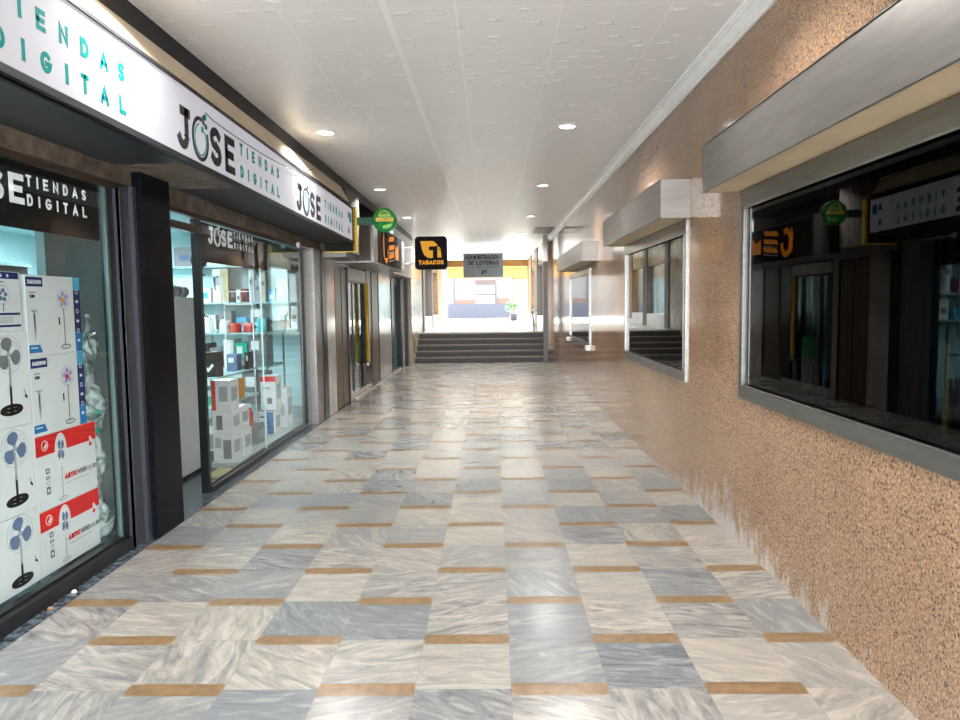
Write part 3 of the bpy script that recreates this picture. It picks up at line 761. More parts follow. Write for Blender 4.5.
# tall narrow cartons with blue side strip
for i, (z0, z1, lab, hub) in enumerate(((1.335, 1.79, 'tall white carton with a yellow hubbed fan and blue edge strip, upper of two', 'ink_orange'), (.885, 1.335, 'tall white carton with a red hubbed fan and blue edge strip, lower of two', 'ink_red'))):
    t = carton('fan_carton', lab, 3.935, z0, 4.46, z1, GA)
    d = {k: MB() for k in ('ink_navy', 'ink_sky', 'ink_blue', 'ink_white', 'ink_grey', 'ink_lilac', 'ink_lightgrey', 'ink_black', hub)}; o = (-2.55, 3.935, z0); h = z1 - z0
    rect(d['ink_navy'], o, YU, ZV, XN, .005, h - .065, .155, h - .012); text(d['ink_white'], 'DAEWOO', (-2.549, 3.955, z1 - .050), YU, ZV, XN, .022, .12, .005)
    rect(d['ink_grey'], o, YU, ZV, XN, .03, h - .10, .09, h - .095); text(d['ink_steelblue'] if 'ink_steelblue' in d else d['ink_navy'], '530', (-2.549, 3.97, z1 - .128), YU, ZV, XN, .018, .04, .004)
    d['ink_blue'].prism([(.005, .02), (.125, .02), (.10, .065), (.005, .065)], o, YU, ZV, XN, .001); rect(d['ink_white'], o, YU, ZV, XN, .02, .045, .08, .051, .0015)
    # pedestal detail on the left
    d['ink_lightgrey'].prism([(.03, .26), (.10, .26), (.075, .245), (.075, .13), (.065, .09), (.06, .13), (.055, .245)], o, YU, ZV, XN, .001)
    rect(d['ink_black'], o, YU, ZV, XN, .061, .15, .069, .235, .0015)
    # fan on the right
    cx, cz = .345, h - .135
    for k in range(5):
        a = math.radians(72 * k + 25); ellipse(d['ink_lilac'], o, YU, ZV, XN, cx + .032 * math.cos(a), cz + .032 * math.sin(a), .017, .017, .001, 12)
    ring(d['ink_lightgrey'], o, YU, ZV, XN, cx, cz, .06, .06, .003); ellipse(d[hub], o, YU, ZV, XN, cx - .005, cz - .005, .016, .016, .0016, 12)
    rect(d['ink_grey'], o, YU, ZV, XN, cx - .004, .04, cx + .004, cz - .05); ring(d['ink_grey'], o, YU, ZV, XN, cx + .005, .04, .045, .012, .007)
    rect(d['ink_black'], o, YU, ZV, XN, cx - .055, .17, cx - .043, .215)
    # blue edge strip with small white icons
    rect(d['ink_sky'], o, YU, ZV, XN, .452, h - .08, .52, h - .003); rect(d['ink_navy'], o, YU, ZV, XN, .452, .12, .52, h - .08); rect(d['ink_blue'], o, YU, ZV, XN, .452, .003, .52, .12)
    for k in range(6):
        zz = .05 + k * (h - .1) / 6
        if k % 2: ring(d['ink_white'], o, YU, ZV, XN, .485, zz + .02, .012, .012, .004, .0015, n=12)
        else: rect(d['ink_white'], o, YU, ZV, XN, .472, zz + .012, .498, zz + .028, .0016)
    finish(t, d)
for i, (z0, z1, lab) in enumerate(((.455, .885, 'red banded white fan carton reading ARTICWIND, upper of two'), (.085, .455, 'red banded white fan carton reading ARTICWIND, lower of two'))):
    t = carton('fan_carton', lab, 3.935, z0, 4.545, z1, GA)
    d = {k: MB() for k in ('ink_red', 'ink_white', 'ink_grey', 'ink_lightgrey', 'ink_black', 'ink_steelblue')}; o = (-2.55, 3.935, z0); h = z1 - z0
    rect(d['ink_red'], o, YU, ZV, XN, .003, h - .115, .608, h - .002)
    ring(d['ink_white'], o, YU, ZV, XN, .085, h - .06, .028, .028, .004, .002); d['ink_white'].prism([(.085, h - .082), (.105, h - .06), (.09, h - .04), (.092, h - .058), (.075, h - .066)], o, YU, ZV, XN, .002)
    ellipse(d['ink_white'], o, YU, ZV, XN, .235, h - .11, .058, .098, .0014, 26)
    for k in (1, .75, .5): ring(d['ink_lightgrey'], o, YU, ZV, XN, .235, h - .11, .050 * k, .086 * k, .0025, .002)
    for k in range(4):
        a = math.radians(90 * k + 40); ellipse(d['ink_steelblue'], o, YU, ZV, XN, .235 + .022 * math.cos(a), h - .11 + .042 * math.sin(a), .014, .026, .0022, 12)
    ellipse(d['ink_lightgrey'], o, YU, ZV, XN, .235, h - .11, .01, .014, .003, 12)
    rect(d['ink_lightgrey'], o, YU, ZV, XN, .232, .03, .239, h - .20); ring(d['ink_lightgrey'], o, YU, ZV, XN, .235, .03, .04, .009, .006)
    for k, (zz, hh) in enumerate(((.205, .030), (.172, .018), (.142, .018), (.085, .045))):
        if k == 2: ring(d['ink_lightgrey'], o, YU, ZV, XN, .10, zz - .05 + .06, .012, .010, .006)
        else: rect(d['ink_grey'], o, YU, ZV, XN, .082, zz, .118, zz + hh)
        rect(d['ink_white'], o, YU, ZV, XN, .092, zz + hh * .3, .107, zz + hh * .7, .0016)
    text(d['ink_red'], 'ARTIC', (-2.549, 4.195, z0 + .135), YU, ZV, XN, .030, .125, .008); text(d['ink_grey'], 'WIND', (-2.549, 4.327, z0 + .135), YU, ZV, XN, .030, .095, .006)
    text(d['ink_lightgrey'], 'COOL', (-2.549, 4.43, z0 + .135), YU, ZV, XN, .026, .06, .003); text(d['ink_grey'], 'ICN', (-2.549, 4.495, z0 + .137), YU, ZV, XN, .026, .04, .006)
    rect(d['ink_lightgrey'], o, YU, ZV, XN, .27, .108, .50, .112)
    for k in range(3): ellipse(d['ink_white' if k < 2 else 'ink_red'], o, YU, ZV, XN, .545 + .016 * (k % 2), h - .10 - .018 * k, .012, .014, .0022, 10)
    finish(t, d)

# bundle of crumpled clear film standing beside the cartons
def film_bundle():
    rnd = random.Random(11); mb = MB(); n, m_ = 14, 44; vs = []; fs = []
    for j in range(m_):
        z = .10 + 1.46 * j / (m_ - 1); rr = .045 + .024 * math.sin(j * .55) + (.02 if j < 30 else -.012 * (j - 30) / 4)
        cx = -2.62 + .012 * math.sin(j * .4); cy = 4.645 + .02 * math.sin(j * .27 + 1) + (.0 if j < 34 else (j - 34) * .004)
        for k in range(n):
            t = 2 * PI * k / n; q = rr * (1 + .38 * math.sin(3 * t + j * .5) * rnd.uniform(.5, 1)) + rnd.uniform(-.008, .008)
            vs.append((cx + q * math.cos(t) * .8, cy + q * math.sin(t), z))
    for j in range(m_ - 1):
        for k in range(n): fs.append((j * n + k, j * n + (k + 1) % n, (j + 1) * n + (k + 1) % n, (j + 1) * n + k))
    mb.add(vs, fs, True)
    t = thing('film_bundle', 'bundle of crumpled clear plastic film standing beside the fan cartons', 'packaging', (-2.62, 4.645, .085))
    mb.build('film', 'film', t)
    mb = MB(); mb.tube([(-2.62, 4.64, .09), (-2.615, 4.65, .8), (-2.62, 4.65, 1.5)], [.022, .03, .012], 10); mb.build('rolled_core', 'ink_lightgrey', t)
    mb = MB()
    for z in (.62, .70, .80, .93): mb.lathe([(.0, -.02), (.03, -.012), (.034, 0), (.03, .012), (0, .02)], (-2.60, 4.64, z), 12)
    mb.build('tape_patch', 'teal_green', t)
    mb = MB(); mb.tube([(-2.60, 4.57, 1.40), (-2.60, 4.62, 1.43), (-2.60, 4.70, 1.45)], [.012, .02, .012], 8).tube([(-2.60, 4.56, 1.28), (-2.60, 4.63, 1.24), (-2.62, 4.67, 1.1)], [.012, .016, .012], 8)
    mb.build('loose_fold', 'film', t)
film_bundle()

# ================================================================== RIGHT SIDE: display windows and hoods
def right_window(n, w, label):
    y0, y1, z0, z1 = w; e = thing('window_%d' % n, '', '', (XR, y0, z0)); del e['label'], e['category']; e['kind'] = 'structure'; e['label'] = label
    fw = .075 if n > 10 else .07
    mb = MB(); P_ = XR - .018
    ft = .10 if w is not W3 else .07
    mb.box(P_, y0 - .01, z0 - .01, XR + .06, y1 + .01, z0 + fw).box(P_, y0 - .01, z1 - ft, XR + .06, y1 + .01, z1 + .008)
    mb.box(P_, y0 - .01, z0 + fw, XR + .06, y0 + fw * .7, z1 - ft).box(P_, y1 - fw * .7, z0 + fw, XR + .06, y1 + .01, z1 - ft)
    mb.build('frame', 'steel_frame' if w is W1 else 'steel_bright', e, bevel=.004)
    a = fw * .7
    mb = MB(); g = .012
    mb.box(XR - .021, y0 + a, z0 + fw, XR - .012, y1 - a, z0 + fw + g).box(XR - .021, y0 + a, z1 - ft - g, XR - .012, y1 - a, z1 - ft)
    mb.box(XR - .021, y1 - a - g, z0 + fw, XR - .012, y1 - a, z1 - ft).box(XR - .021, y0 + a, z0 + fw, XR - .012, y0 + a + g, z1 - ft)
    mb.build('glazing_bead', 'steel_bright', e)
    MB().box(XR + .004, y0 + a - .01, z0 + fw - .01, XR + .010, y1 - a + .01, z1 - ft + .01).build('pane', 'dark_glass', e)
    return e
right_window(8, W1, 'large dark display window nearest in the right wall')
right_window(9, W2, 'middle dark display window in the right wall')
right_window(10, W3, 'farthest display window in the right wall')
def hood(y0, y1, z0, z1, label, end_bright):
    t = thing('window_hood', label, 'hood', (XR, y0, z0), 'steel hoods above the right hand display windows'); xf = 1.36
    mb = MB()
    mb.mat(0).box(xf, y0, z0, xf + .012, y1, z1).box(xf, y0, z1 - .012, XR, y1, z1)
    mb.mat(1).box(xf + .012, y0, z0, XR, y0 + .012, z1 - .012).box(xf + .012, y1 - .012, z0, XR, y1, z1 - .012)
    mb.build('casing', ['steel', end_bright], t, bevel=.002)
    MB().box(xf + .02, y0 + .014, z0 + .006, XR - .002, y1 - .014, z0 + .016).build('underside_panel', 'hood_under', t)['label'] = 'cream underside panel'
    mb = MB(); y = y0 + .6
    mb.box(xf - .002, y0 - .001, z1 - .004, xf + .004, y1, z1 + .001).box(xf - .002, y0 - .001, z0 - .001, xf + .003, y1, z0 + .004)
    mb.build('edge_bead', 'steel_bright', t)
    return t
hood(1.2, 4.76, 2.285, 2.585, 'long brushed steel hood above the nearest dark window', 'steel')
hood(5.92, 8.95, 2.26, 2.57, 'steel hood with bright end face above the middle window', 'steel')
hood(11.06, 15.25, 2.215, 2.51, 'steel hood above the farthest window, dull brownish end', 'steel')
# white ledge ends below the farthest window
for y, lab in ((11.83, 'small white ledge block at the near foot of the farthest window'), (14.87, 'small white ledge block at the far foot of the farthest window')):
    solo(MB().box(1.53, y, .80, 1.60, y + .22, .875), 'ledge_block', 'white_paint', lab, 'ledge', (1.58, y + .1, .80), 'white ledge blocks below the farthest window', .006)

# inside the nearest window: dark vertical blinds, bead chains, a yellow cord
vb = thing('vertical_blind', 'dark vertical blind behind the glass of the nearest right window', 'blind', (1.95, 3.2, 2.3))
MB().box(1.92, 1.62, 2.30, 1.97, 4.66, 2.34).build('headrail', 'steel_dark', vb)
mb = MB(); y = 1.66
while y < 4.6:
    mb.prism([(-.045, 0), (.045, .02), (.045, .022), (-.045, .002)], (1.945, y, .82), (0, 1, 0), (1, 0, 0), (0, 0, 1), 1.46); y += .105
mb.build('slats', 'blind', vb)
def chain(y, x, z0, z1, mat_, label, rr=.008, st=.024):
    mb = MB(); z = z0; k = 0
    while z < z1:
        mb.lathe([(0, -rr), (rr * .8, -rr * .5), (rr, 0), (rr * .8, rr * .5), (0, rr)], (x, y, z), 8); z += st
    mb.tube([(x, y, z0), (x, y, z1)], rr * .25, 5)
    return solo(mb, 'bead_chain' if mat_ != 'gold_pole' and mat_ != 'yellow' else 'braided_cord', mat_, label, 'chain' if mat_ == 'bead' else 'cord', (x, y, z0))
chain(2.90, 1.76, 1.60, 2.28, 'bead', 'silver bead chain hanging across the reflected sign in the nearest window')
chain(2.62, 1.76, 1.50, 2.28, 'bead', 'silver bead chain hanging nearest the right edge of the picture')
chain(4.15, 1.76, 1.70, 2.28, 'bead', 'silver bead chain hanging near the left frame of the nearest window')
mb = MB(); z = 1.06; k = 0
while z < 1.42:
    for s in (-1, 1): mb.tube([(1.74, 2.80 + s * .010, z), (1.74 - .004, 2.80, z + .010), (1.74, 2.80 - s * .010, z + .02)], .006, 6)
    z += .02
solo(mb, 'braided_cord', 'yellow', 'yellow braided cord hanging behind the glass of the nearest window', 'cord', (1.74, 2.80, 1.06))

# ================================================================== LEFT: marble shop, tobacconist
# marble pier with granite panel y 10.26 .. 11.95
mb = MB(); mb.mat(0).box(-2.60, 10.26, -.15, -2.36, 10.86, 2.32).box(-2.60, 11.76, -.15, -2.37, 12.02, 2.32).box(-2.60, 10.84, 2.21, -2.37, 11.78, 2.32)
mb.mat(1).box(-2.60, 10.86, -.15, -2.385, 11.76, 2.21)
struct(mb.build('wall_marble_shop', ['marble_white', 'black_metal']))
gp = thing('granite_panel', 'pair of brown granite slabs between white marble piers', 'panel', (-2.37, 11.3, 0))
MB().box(-2.384, 10.88, .02, -2.355, 11.28, 2.17).build('slab', 'granite_dark', gp); MB().box(-2.384, 11.32, .02, -2.35, 11.71, 2.17).build('slab', 'granite_dark', gp)
MB().box(-2.384, 11.72, .0, -2.33, 11.755, 2.2).build('steel_edge', 'black_metal', gp)
# tobacconist window (window_3): y 12.02 .. 14.1
w3 = window_front('window_3', 12.02, 14.1, 0, 2.2, 2.0)
w3['label'] = 'tobacconist window with golden pole beside it'
MB().box(-2.50, 12.02, -.05, -2.36, 14.05, .10).build('sill', 'marble_white', w3)
MB().box(-2.44, 12.02, .10, -2.432, 13.55, 1.98).build('pane', 'glass', w3)
MB().box(-2.48, 12.02, 1.98, -2.36, 14.05, 2.02).box(-2.48, 12.55, .1, -2.42, 12.61, 1.98).build('frame', 'black_metal', w3)
mb = MB()
for k in range(9): mb.box(-2.44, 12.02, 2.02 + k * .022, -2.375 - .004 * (k % 2), 14.05, 2.02 + k * .022 + .019)
mb.build('roller_shutter_box', 'shutter_metal', w3)
gpo = thing('golden_pole', 'tall golden yellow pole beside the tobacconist window', 'pole', (-2.33, 13.5, .45))
MB().tube([(-2.34, 13.50, .50), (-2.34, 13.50, 2.0)], .04, 14).build('shaft', 'gold_pole', gpo)
MB().lathe([(.0, .44), (.055, .45), (.06, .47), (.05, .49), (.06, .51), (.045, .53), (0, .54)], (-2.34, 13.50, 0), 16).build('foot_ring', 'steel_bright', gpo)
MB().box(-2.42, 13.44, .10, -2.36, 13.54, .50).build('base_board', 'wood_dark', gpo)
struct(MB().box(-2.60, 13.70, -.15, -2.37, 14.20, 2.25).box(-2.60, 13.55, -.1, -2.44, 13.72, 2.25).build('wall_dark_pier', 'black_metal'))
struct(MB().box(-2.60, 14.20, -.15, -2.355, 14.95, 2.25).build('wall_granite_pier', 'granite_dark'))
struct(MB().box(-2.60, 14.95, -.15, -2.345, 15.05, 2.25).build('trim_8', 'black_metal'), 'black edge of the granite pier')
struct(MB().box(-2.60, 15.05, -.15, -2.36, 16.9, 2.25).build('wall_marble_pier', 'marble_white'))
# door of last unit with louvres
d2 = thing('door_2', '', '', (-2.36, 16.9, 0)); del d2['label'], d2['category']; d2['kind'] = 'structure'; d2['label'] = 'dark framed door before the stairs'
MB().box(-2.50, 16.9, 0, -2.34, 17.15, 2.22).box(-2.50, 18.05, 0, -2.28, 18.35, 2.22).box(-2.50, 17.15, 2.05, -2.36, 18.05, 2.22).build('frame', 'black_metal', d2)
MB().box(-2.42, 17.15, .02, -2.40, 18.05, 2.05).build('leaf', 'louvre_teal', d2)
mb = MB()
for k in range(24): mb.box(-2.402, 17.2, .1 + k * .045, -2.385, 18.0, .1 + k * .045 + .028)
mb.build('louvres', 'louvre_teal', d2)
struct(MB().box(-2.6, 18.35, -.15, -2.26, 18.62, 2.3).build('wall_white_strip', 'marble_white'))
struct(MB().box(-2.6, 18.62, -.15, -2.18, 18.87, 2.6).build('trim_9', 'black_metal'), 'black steel post before the stairs')
struct(MB().box(-2.6, 10.26, 2.2, -2.46, 18.87, 2.5).build('wall_lintel', 'charcoal'))
struct(MB().box(-2.34, 12.0, .0, -2.28, 18.5, .03).build('trim_10', 'marble_white'), 'pale marble edge strip')
# tobacconist interior behind the window
struct(MB().box(-3.9, 12.0, 0, -3.85, 14.2, 2.3).box(-3.9, 11.62, 0, -2.6, 11.68, 2.3).box(-3.9, 14.2, 0, -2.6, 14.26, 2.3).box(-3.9, 11.6, 2.25, -2.5, 14.26, 2.3).build('wall_tobacconist', 'shop_teal'))
solo(MB().box(-2.62, 12.9, .12, -2.56, 13.5, 1.45), 'roller_blind', 'blue_shutter', 'dark blue ribbed screen standing in the tobacconist window', 'screen', (-2.6, 13.2, .12))
solo(MB().box(-2.56, 12.95, .55, -2.47, 13.42, .90), 'green_box', 'green_box', 'bright green box low in the tobacconist window', 'box', (-2.52, 13.2, .55), bevel=.01)
solo(MB().box(-2.52, 12.95, .10, -2.47, 13.42, .55), 'counter', 'marble_white', 'white block under the green box in the tobacconist window', 'counter', (-2.5, 13.2, .1))
solo(MB().box(-2.53, 12.66, .95, -2.52, 12.88, 1.75), 'poster', 'cabinet_white', 'pale poster standing behind the tobacconist glass', 'poster', (-2.525, 12.77, .95))
solo(MB().box(-2.56, 12.64, .10, -2.50, 12.90, .95), 'display_stand', 'plastic_grey', 'grey display stand under the pale poster in the tobacconist window', 'stand', (-2.53, 12.77, .1))

# fascia signbox with orange emblem
fs_ = thing('fascia_sign', 'steel shop fascia box with an orange emblem and slanted stripes', 'sign', (-1.82, 11.1, 2.24))
MB().box(-2.44, 11.1, 2.26, -1.83, 14.75, 2.90).build('box', 'steel_dark', fs_)
MB().box(-2.42, 11.075, 2.265, -1.84, 11.10, 2.90).build('end_cap', 'pole_brown', fs_)
MB().box(-2.40, 11.10, 2.24, -1.80, 14.78, 2.262).build('bottom_ledge', 'steel', fs_)
MB().box(-1.83, 11.1, 2.27, -1.795, 11.5, 2.90).box(-1.83, 14.62, 2.27, -1.81, 14.75, 2.9).build('steel_post', 'steel_bright', fs_)
mb = MB(); mb.box(-1.83, 11.55, 2.28, -1.82, 12.15, 2.88)
for k in range(14): mb.box(-1.82, 11.58, 2.31 + k * .04, -1.81, 12.12, 2.325 + k * .04)
mb.build('grille', 'panel_black', fs_)
MB().box(-1.83, 12.2, 2.27, -1.822, 14.6, 2.88).build('face', 'tabac_dark', fs_)
mb = MB(); o = (-1.82, 12.3, 2.3)
ring(mb, o, YU, ZV, XN, .28, .26, .18, .20, .10, .006, 60, 360); mb.prism([(.02, .10), (.14, .05), (.18, .16), (.06, .50), (.0, .40)], o, YU, ZV, XN, .006)
for k in range(3): mb.prism([(.62, .10 + k * .15), (1.25, .16 + k * .15), (1.32, .25 + k * .15), (.70, .19 + k * .15)], o, YU, ZV, XN, .006)
mb.prism([(1.45, .14), (1.9, .14), (1.9, .45), (1.7, .34), (1.45, .40)], o, YU, ZV, XN, .006)
mb.build('emblem', 'orange_plastic', fs_)['label'] = 'orange emblem'
mb = MB()
for k in range(2): mb.prism([(.64, .05 + k * .15), (1.3, .11 + k * .15), (1.3, .125 + k * .15), (.64, .065 + k * .15)], o, YU, ZV, XN, .006)
mb.build('stripe', 'ink_white', fs_)
struct(MB().box(-2.46, 10.12, 2.34, -2.0, 11.08, 3.21).build('wall_fascia_return', 'weathered'))
struct(MB().box(-2.46, 10.12, 2.26, -2.02, 11.1, 2.335).build('trim_11', 'steel_dark'), 'steel lintel end beyond the lit sign')
struct(MB().box(-2.46, 14.78, 2.25, -2.05, 18.87, 3.21).build('wall_fascia_far', 'white_trim'))
solo(MB().box(-2.05, 14.80, 2.32, -1.80, 14.95, 2.85), 'junction_panel', 'white_paint', 'narrow pale end bracket beyond the orange emblem fascia', 'panel', (-1.8, 15, 2.32))

# green round sign
gd = thing('round_sign', 'round green lit sign with yellow band hanging off the left shops', 'sign', (-1.47, 10.12, 2.75))
MB().lathe([(.150, .05), (.163, .045), (.165, .0), (.165, -.05), (.160, -.055), (0, -.055)][::-1], (-1.47, 10.12, 2.755), 36, axis='y').build('disc', 'green_disc', gd)
o = (-1.47, 10.064, 2.755)
mb = MB(); mb.prism([(-.118, -.018), (.122, -.018), (.122, .032), (-.118, .032)], o, XU, ZV, YN, .003); ring(mb, o, XU, ZV, YN, 0, .02, .085, .105, .008, .003, 20, 160)
mb.build('yellow_band', 'disc_yellow', gd)['label'] = 'yellow band'
mb = MB(); text(mb, 'CLAVENCA', (-1.47 - .108, 10.0605, 2.745), XU, ZV, YN, .034, .216, .007); text(mb, 'TIENDA', (-1.47 - .05, 10.0605, 2.82), XU, ZV, YN, .022, .10, .004)
mb.build('lettering', 'disc_red', gd)
mb = MB(); mb.prism([(x * .7, .045 + y * .5) for x, y in arc(0, 0, .12, .09, 20, 160)] + [(-.08, .045), (.08, .045)], o, XU, ZV, YN, .002)
mb.prism([(-.02, -.12), (.08, -.10), (.11, -.05), (.05, -.06), (-.03, -.075)], o, XU, ZV, YN, .002)
mb.build('leaf_mark', 'disc_light', gd)
MB().box(-1.99, 10.115, 2.70, -1.60, 10.165, 2.80).build('bracket', 'green_film', gd)
MB().box(-1.485, 10.10, 2.24, -1.445, 10.14, 2.60).build('stem', 'panel_black', gd)

# TABACOS sign
tb = thing('tobacco_sign', 'square black and yellow hanging sign reading TABACOS', 'sign', (-1.215, 14.6, 2.27))
def rrect(w, h, r_, n=6):
    p = []
    for cx, cy, a in ((w - r_, r_, -90), (w - r_, h - r_, 0), (r_, h - r_, 90), (r_, r_, 180)): p += arc(cx, cy, r_, r_, a, a + 90, n)
    return p
o = (-1.53, 14.55, 2.28); S_ = .655
mb = MB(); mb.prism(rrect(.64, S_, .07), (-1.53, 14.56, 2.28), XU, ZV, (0, 1, 0), .11); mb.build('case', 'tabac_dark', tb)
mb = MB(); kx = lambda p: (p[0] * .64, p[1] * S_)
P1 = [(.17, .86), (.58, .86), (.72, .73), (.62, .70), (.44, .70), (.44, .58), (.56, .58), (.56, .36), (.53, .345), (.42, .35), (.30, .43), (.235, .56), (.20, .70)]
mb.prism([kx(p) for p in P1], (-1.53, 14.56, 2.28), XU, ZV, YN, .005)
mb.prism([kx(p) for p in [(.70, .60), (.80, .60), (.83, .36), (.70, .36)]], (-1.53, 14.56, 2.28), XU, ZV, YN, .005)
mb.prism([kx(p) for p in [(.70, .70), (.78, .66), (.80, .62), (.70, .62)]], (-1.53, 14.56, 2.28), XU, ZV, YN, .005)
mb.build('emblem', 'tabac_yellow', tb)['label'] = 'yellow emblem'
mb = MB(); text(mb, 'TABACOS', (-1.53 + .07, 14.56, 2.28 + .10), XU, ZV, YN, .085, .50, .022, .005); mb.build('lettering', 'tabac_yellow', tb)['label'] = 'yellow lettering'
for z in (2.72, 2.40): MB().tube([(-1.80, 14.62, z), (-1.52, 14.62, z)], .011, 8).build('bracket_rod', 'steel', tb)

# hanging lottery sign
ls = thing('hanging_sign', 'grey hanging sign reading ADMINISTRACION DE LOTERIAS above the stairs end', 'sign', (-.27, 22.5, 2.40))
mb = MB(); mb.box(-.88, 22.47, 2.39, .35, 22.53, 3.13); mb.build('board', 'grey_sign', ls, bevel=.006)
mb = MB(); text(mb, 'ADMINISTRACION', (-.83, 22.469, 2.94), XU, ZV, YN, .125, 1.10, .024, .004); text(mb, 'DE LOTERIAS', (-.73, 22.469, 2.77), XU, ZV, YN, .125, .95, .026, .004)
rect(mb, (-.88, 22.469, 2.39), XU, ZV, YN, .10, .31, 1.12, .32, .003)
mb.prism([(.55, .09), (.60, .24), (.63, .24), (.61, .09)], (-.88, 22.469, 2.39), XU, ZV, YN, .003); mb.prism([(.66, .22), (.72, .20), (.70, .12), (.64, .15)], (-.88, 22.469, 2.39), XU, ZV, YN, .003)
mb.build('lettering', 'charcoal', ls)
for x in (-.80, .28): MB().tube([(x, 22.5, 3.12), (x, 22.5, ZC)], .008, 6).build('hanger', 'steel', ls)

# square brown post at the foot of the stairs, handrail on landing
pp = thing('square_post', 'slim dark brown square post standing at the foot of the stairs', 'post', (1.39, 19.1, 0))
MB().box(1.335, 19.05, .0, 1.455, 19.17, 2.66).build('shaft', 'pole_brown', pp); MB().box(1.32, 19.03, .0, 1.47, 19.19, .03).build('base', 'pole_brown', pp)
solo(MB().box(1.335, 19.05, 2.66, 1.455, 19.17, ZC), 'post_head', 'white_trim', 'pale casing joining the slim post to the ceiling', 'casing', (1.39, 19.1, 2.66))
hr = thing('handrail', 'short bent metal handrail on the right of the landing', 'handrail', (1.25, 22.0, ZL))
MB().tube([(1.22, 21.3, ZL), (1.18, 21.35, ZL + .55), (1.16, 21.6, ZL + .62), (1.30, 22.2, ZL + .62), (1.44, 22.3, ZL + .60)], .022, 8).build('rail', 'pole_brown', hr)

# ceiling vent
cv = thing('ceiling_vent', 'grey slotted ventilation grille in the ceiling near the right wall', 'vent', (1.28, 17.9, ZC))
MB().box(1.02, 17.2, ZC - .02, 1.48, 18.6, ZC - .002).build('frame', 'vent_grey', cv)
mb = MB()
for k in range(8): mb.box(1.05, 17.28 + k * .16, ZC - .03, 1.45, 17.38 + k * .16, ZC - .02)
mb.build('slats', 'steel_dark', cv)

# ------------------------------------------------------------------ recessed ceiling lamps
LL = {(-1.67, 7.49): 'recessed round downlight beside the lit white sign', (-1.69, 11.18): 'recessed round downlight above the green round sign', (-1.70, 14.85): 'recessed round downlight hidden behind the green sign',
      (-1.72, 19.2): 'recessed round downlight just above the TABACOS sign', (.77, 7.41): 'recessed round downlight nearest in the right ceiling row', (.78, 11.05): 'recessed round downlight second in the right ceiling row',
      (.80, 14.9): 'recessed round downlight third in the right ceiling row', (.82, 18.6): 'recessed round downlight beside the ceiling vent', (-1.65, 3.8): 'recessed round downlight over the near shop window',
      (.76, 3.75): 'recessed round downlight over the nearest dark window', (-1.65, .1): 'recessed round downlight behind the camera, shop side', (.76, .1): 'recessed round downlight behind the camera, granite side',
            (-1.2, 23.5): 'recessed round downlight over the landing, left', (.86, 24.5): 'recessed round downlight over the landing, right', (.86, 28.0): 'recessed round downlight at the far end of the landing'}
for (x, y), lab in LL.items():
    t = thing('downlight', lab, 'ceiling lamp', (x, y, ZC), 'recessed downlights in the tiled ceiling')
    MB().lathe([(.078, -.001), (.105, -.001), (.103, -.012), (.090, -.016), (.080, -.010)], (x, y, ZC), 28).build('trim_ring', 'white_paint', t)
    MB().lathe([(0, -.012), (.078, -.010), (.079, -.002)], (x, y, ZC), 24).build('lens', 'lamp_lens', t)
    ld = bpy.data.lights.new('lamp_light', 'AREA'); ld.shape = 'DISK'; ld.size = .16; ld.energy = LAMP_W; ld.color = (1, .98, .95); ld.spread = math.radians(140)
    lo = bpy.data.objects.new('lamp_light', ld); COL.objects.link(lo); lo.parent = t; lo.location = (0, 0, -.02)

# ================================================================== STREET BEYOND
mb = MB()
mb.mat(0).box(-2.5, 41, ZL - .3, 1.15, 41.5, 7).mat(0).box(-12, 41, ZL - .3, -2.5, 41.5, 7).box(1.15, 41, 3.0, 12, 41.5, 7).box(2.6, 41, ZL - .3, 12, 41.5, 3.0)
mb.mat(1).box(-2.48, 40.93, ZL, .95, 41, 1.55)
mb.mat(2).box(-2.48, 40.95, 3.02, 2.6, 41.0, 3.55).mat(2).box(-4, 40.8, 3.55, 4, 41, 3.65)
mb.mat(3).box(-2.1, 40.96, 1.55, -.98, 41, 1.78).box(.28, 40.96, 1.55, .95, 41, 1.85)
mb.mat(1).box(-2.16, 40.95, 1.55, -2.10, 41, 3.0)
bd = thing('street_building', 'white building across the street with ochre band and blue grey base', 'building', (0, 41.2, ZL))
mb.build('wall', ['facade_white', 'facade_blue', 'ochre', 'facade_pink'], bd)
wf = MB().box(-.98, 40.94, 1.52, .22, 40.99, 3.0).build('window_frame', 'facade_white', bd)
mb = MB().box(-.93, 40.92, 2.62, .15, 40.94, 2.88)
for k in range(8): mb.box(-.92 + k * .135, 40.90, 2.62, -.86 + k * .135, 40.92, 2.88)
mb.build('roller_blind', 'shutter', wf)
MB().box(-.95, 40.90, 2.07, .22, 40.94, 2.10).box(.17, 40.9, 1.55, .21, 40.94, 2.9).build('glazing_bar', 'facade_blue', wf)
MB().box(1.15, 41.3, ZL - .1, 2.6, 41.4, 3.0).build('doorway_glass', 'outdoor_glass', bd)
MB().box(1.15, 41.0, ZL, 1.22, 41.1, 3.0).box(1.15, 41.0, 2.9, 2.6, 41.1, 3.0).box(1.7, 41.15, ZL, 1.76, 41.2, 2.9).build('doorway_frame', 'ochre', bd)
# far lintel over the passage mouth (ochre painted beam)
struct(MB().box(-2.4, 29.9, 3.08, 1.8, 30.2, ZC).build('trim_12', 'ochre'), 'ochre beam over the far passage mouth')
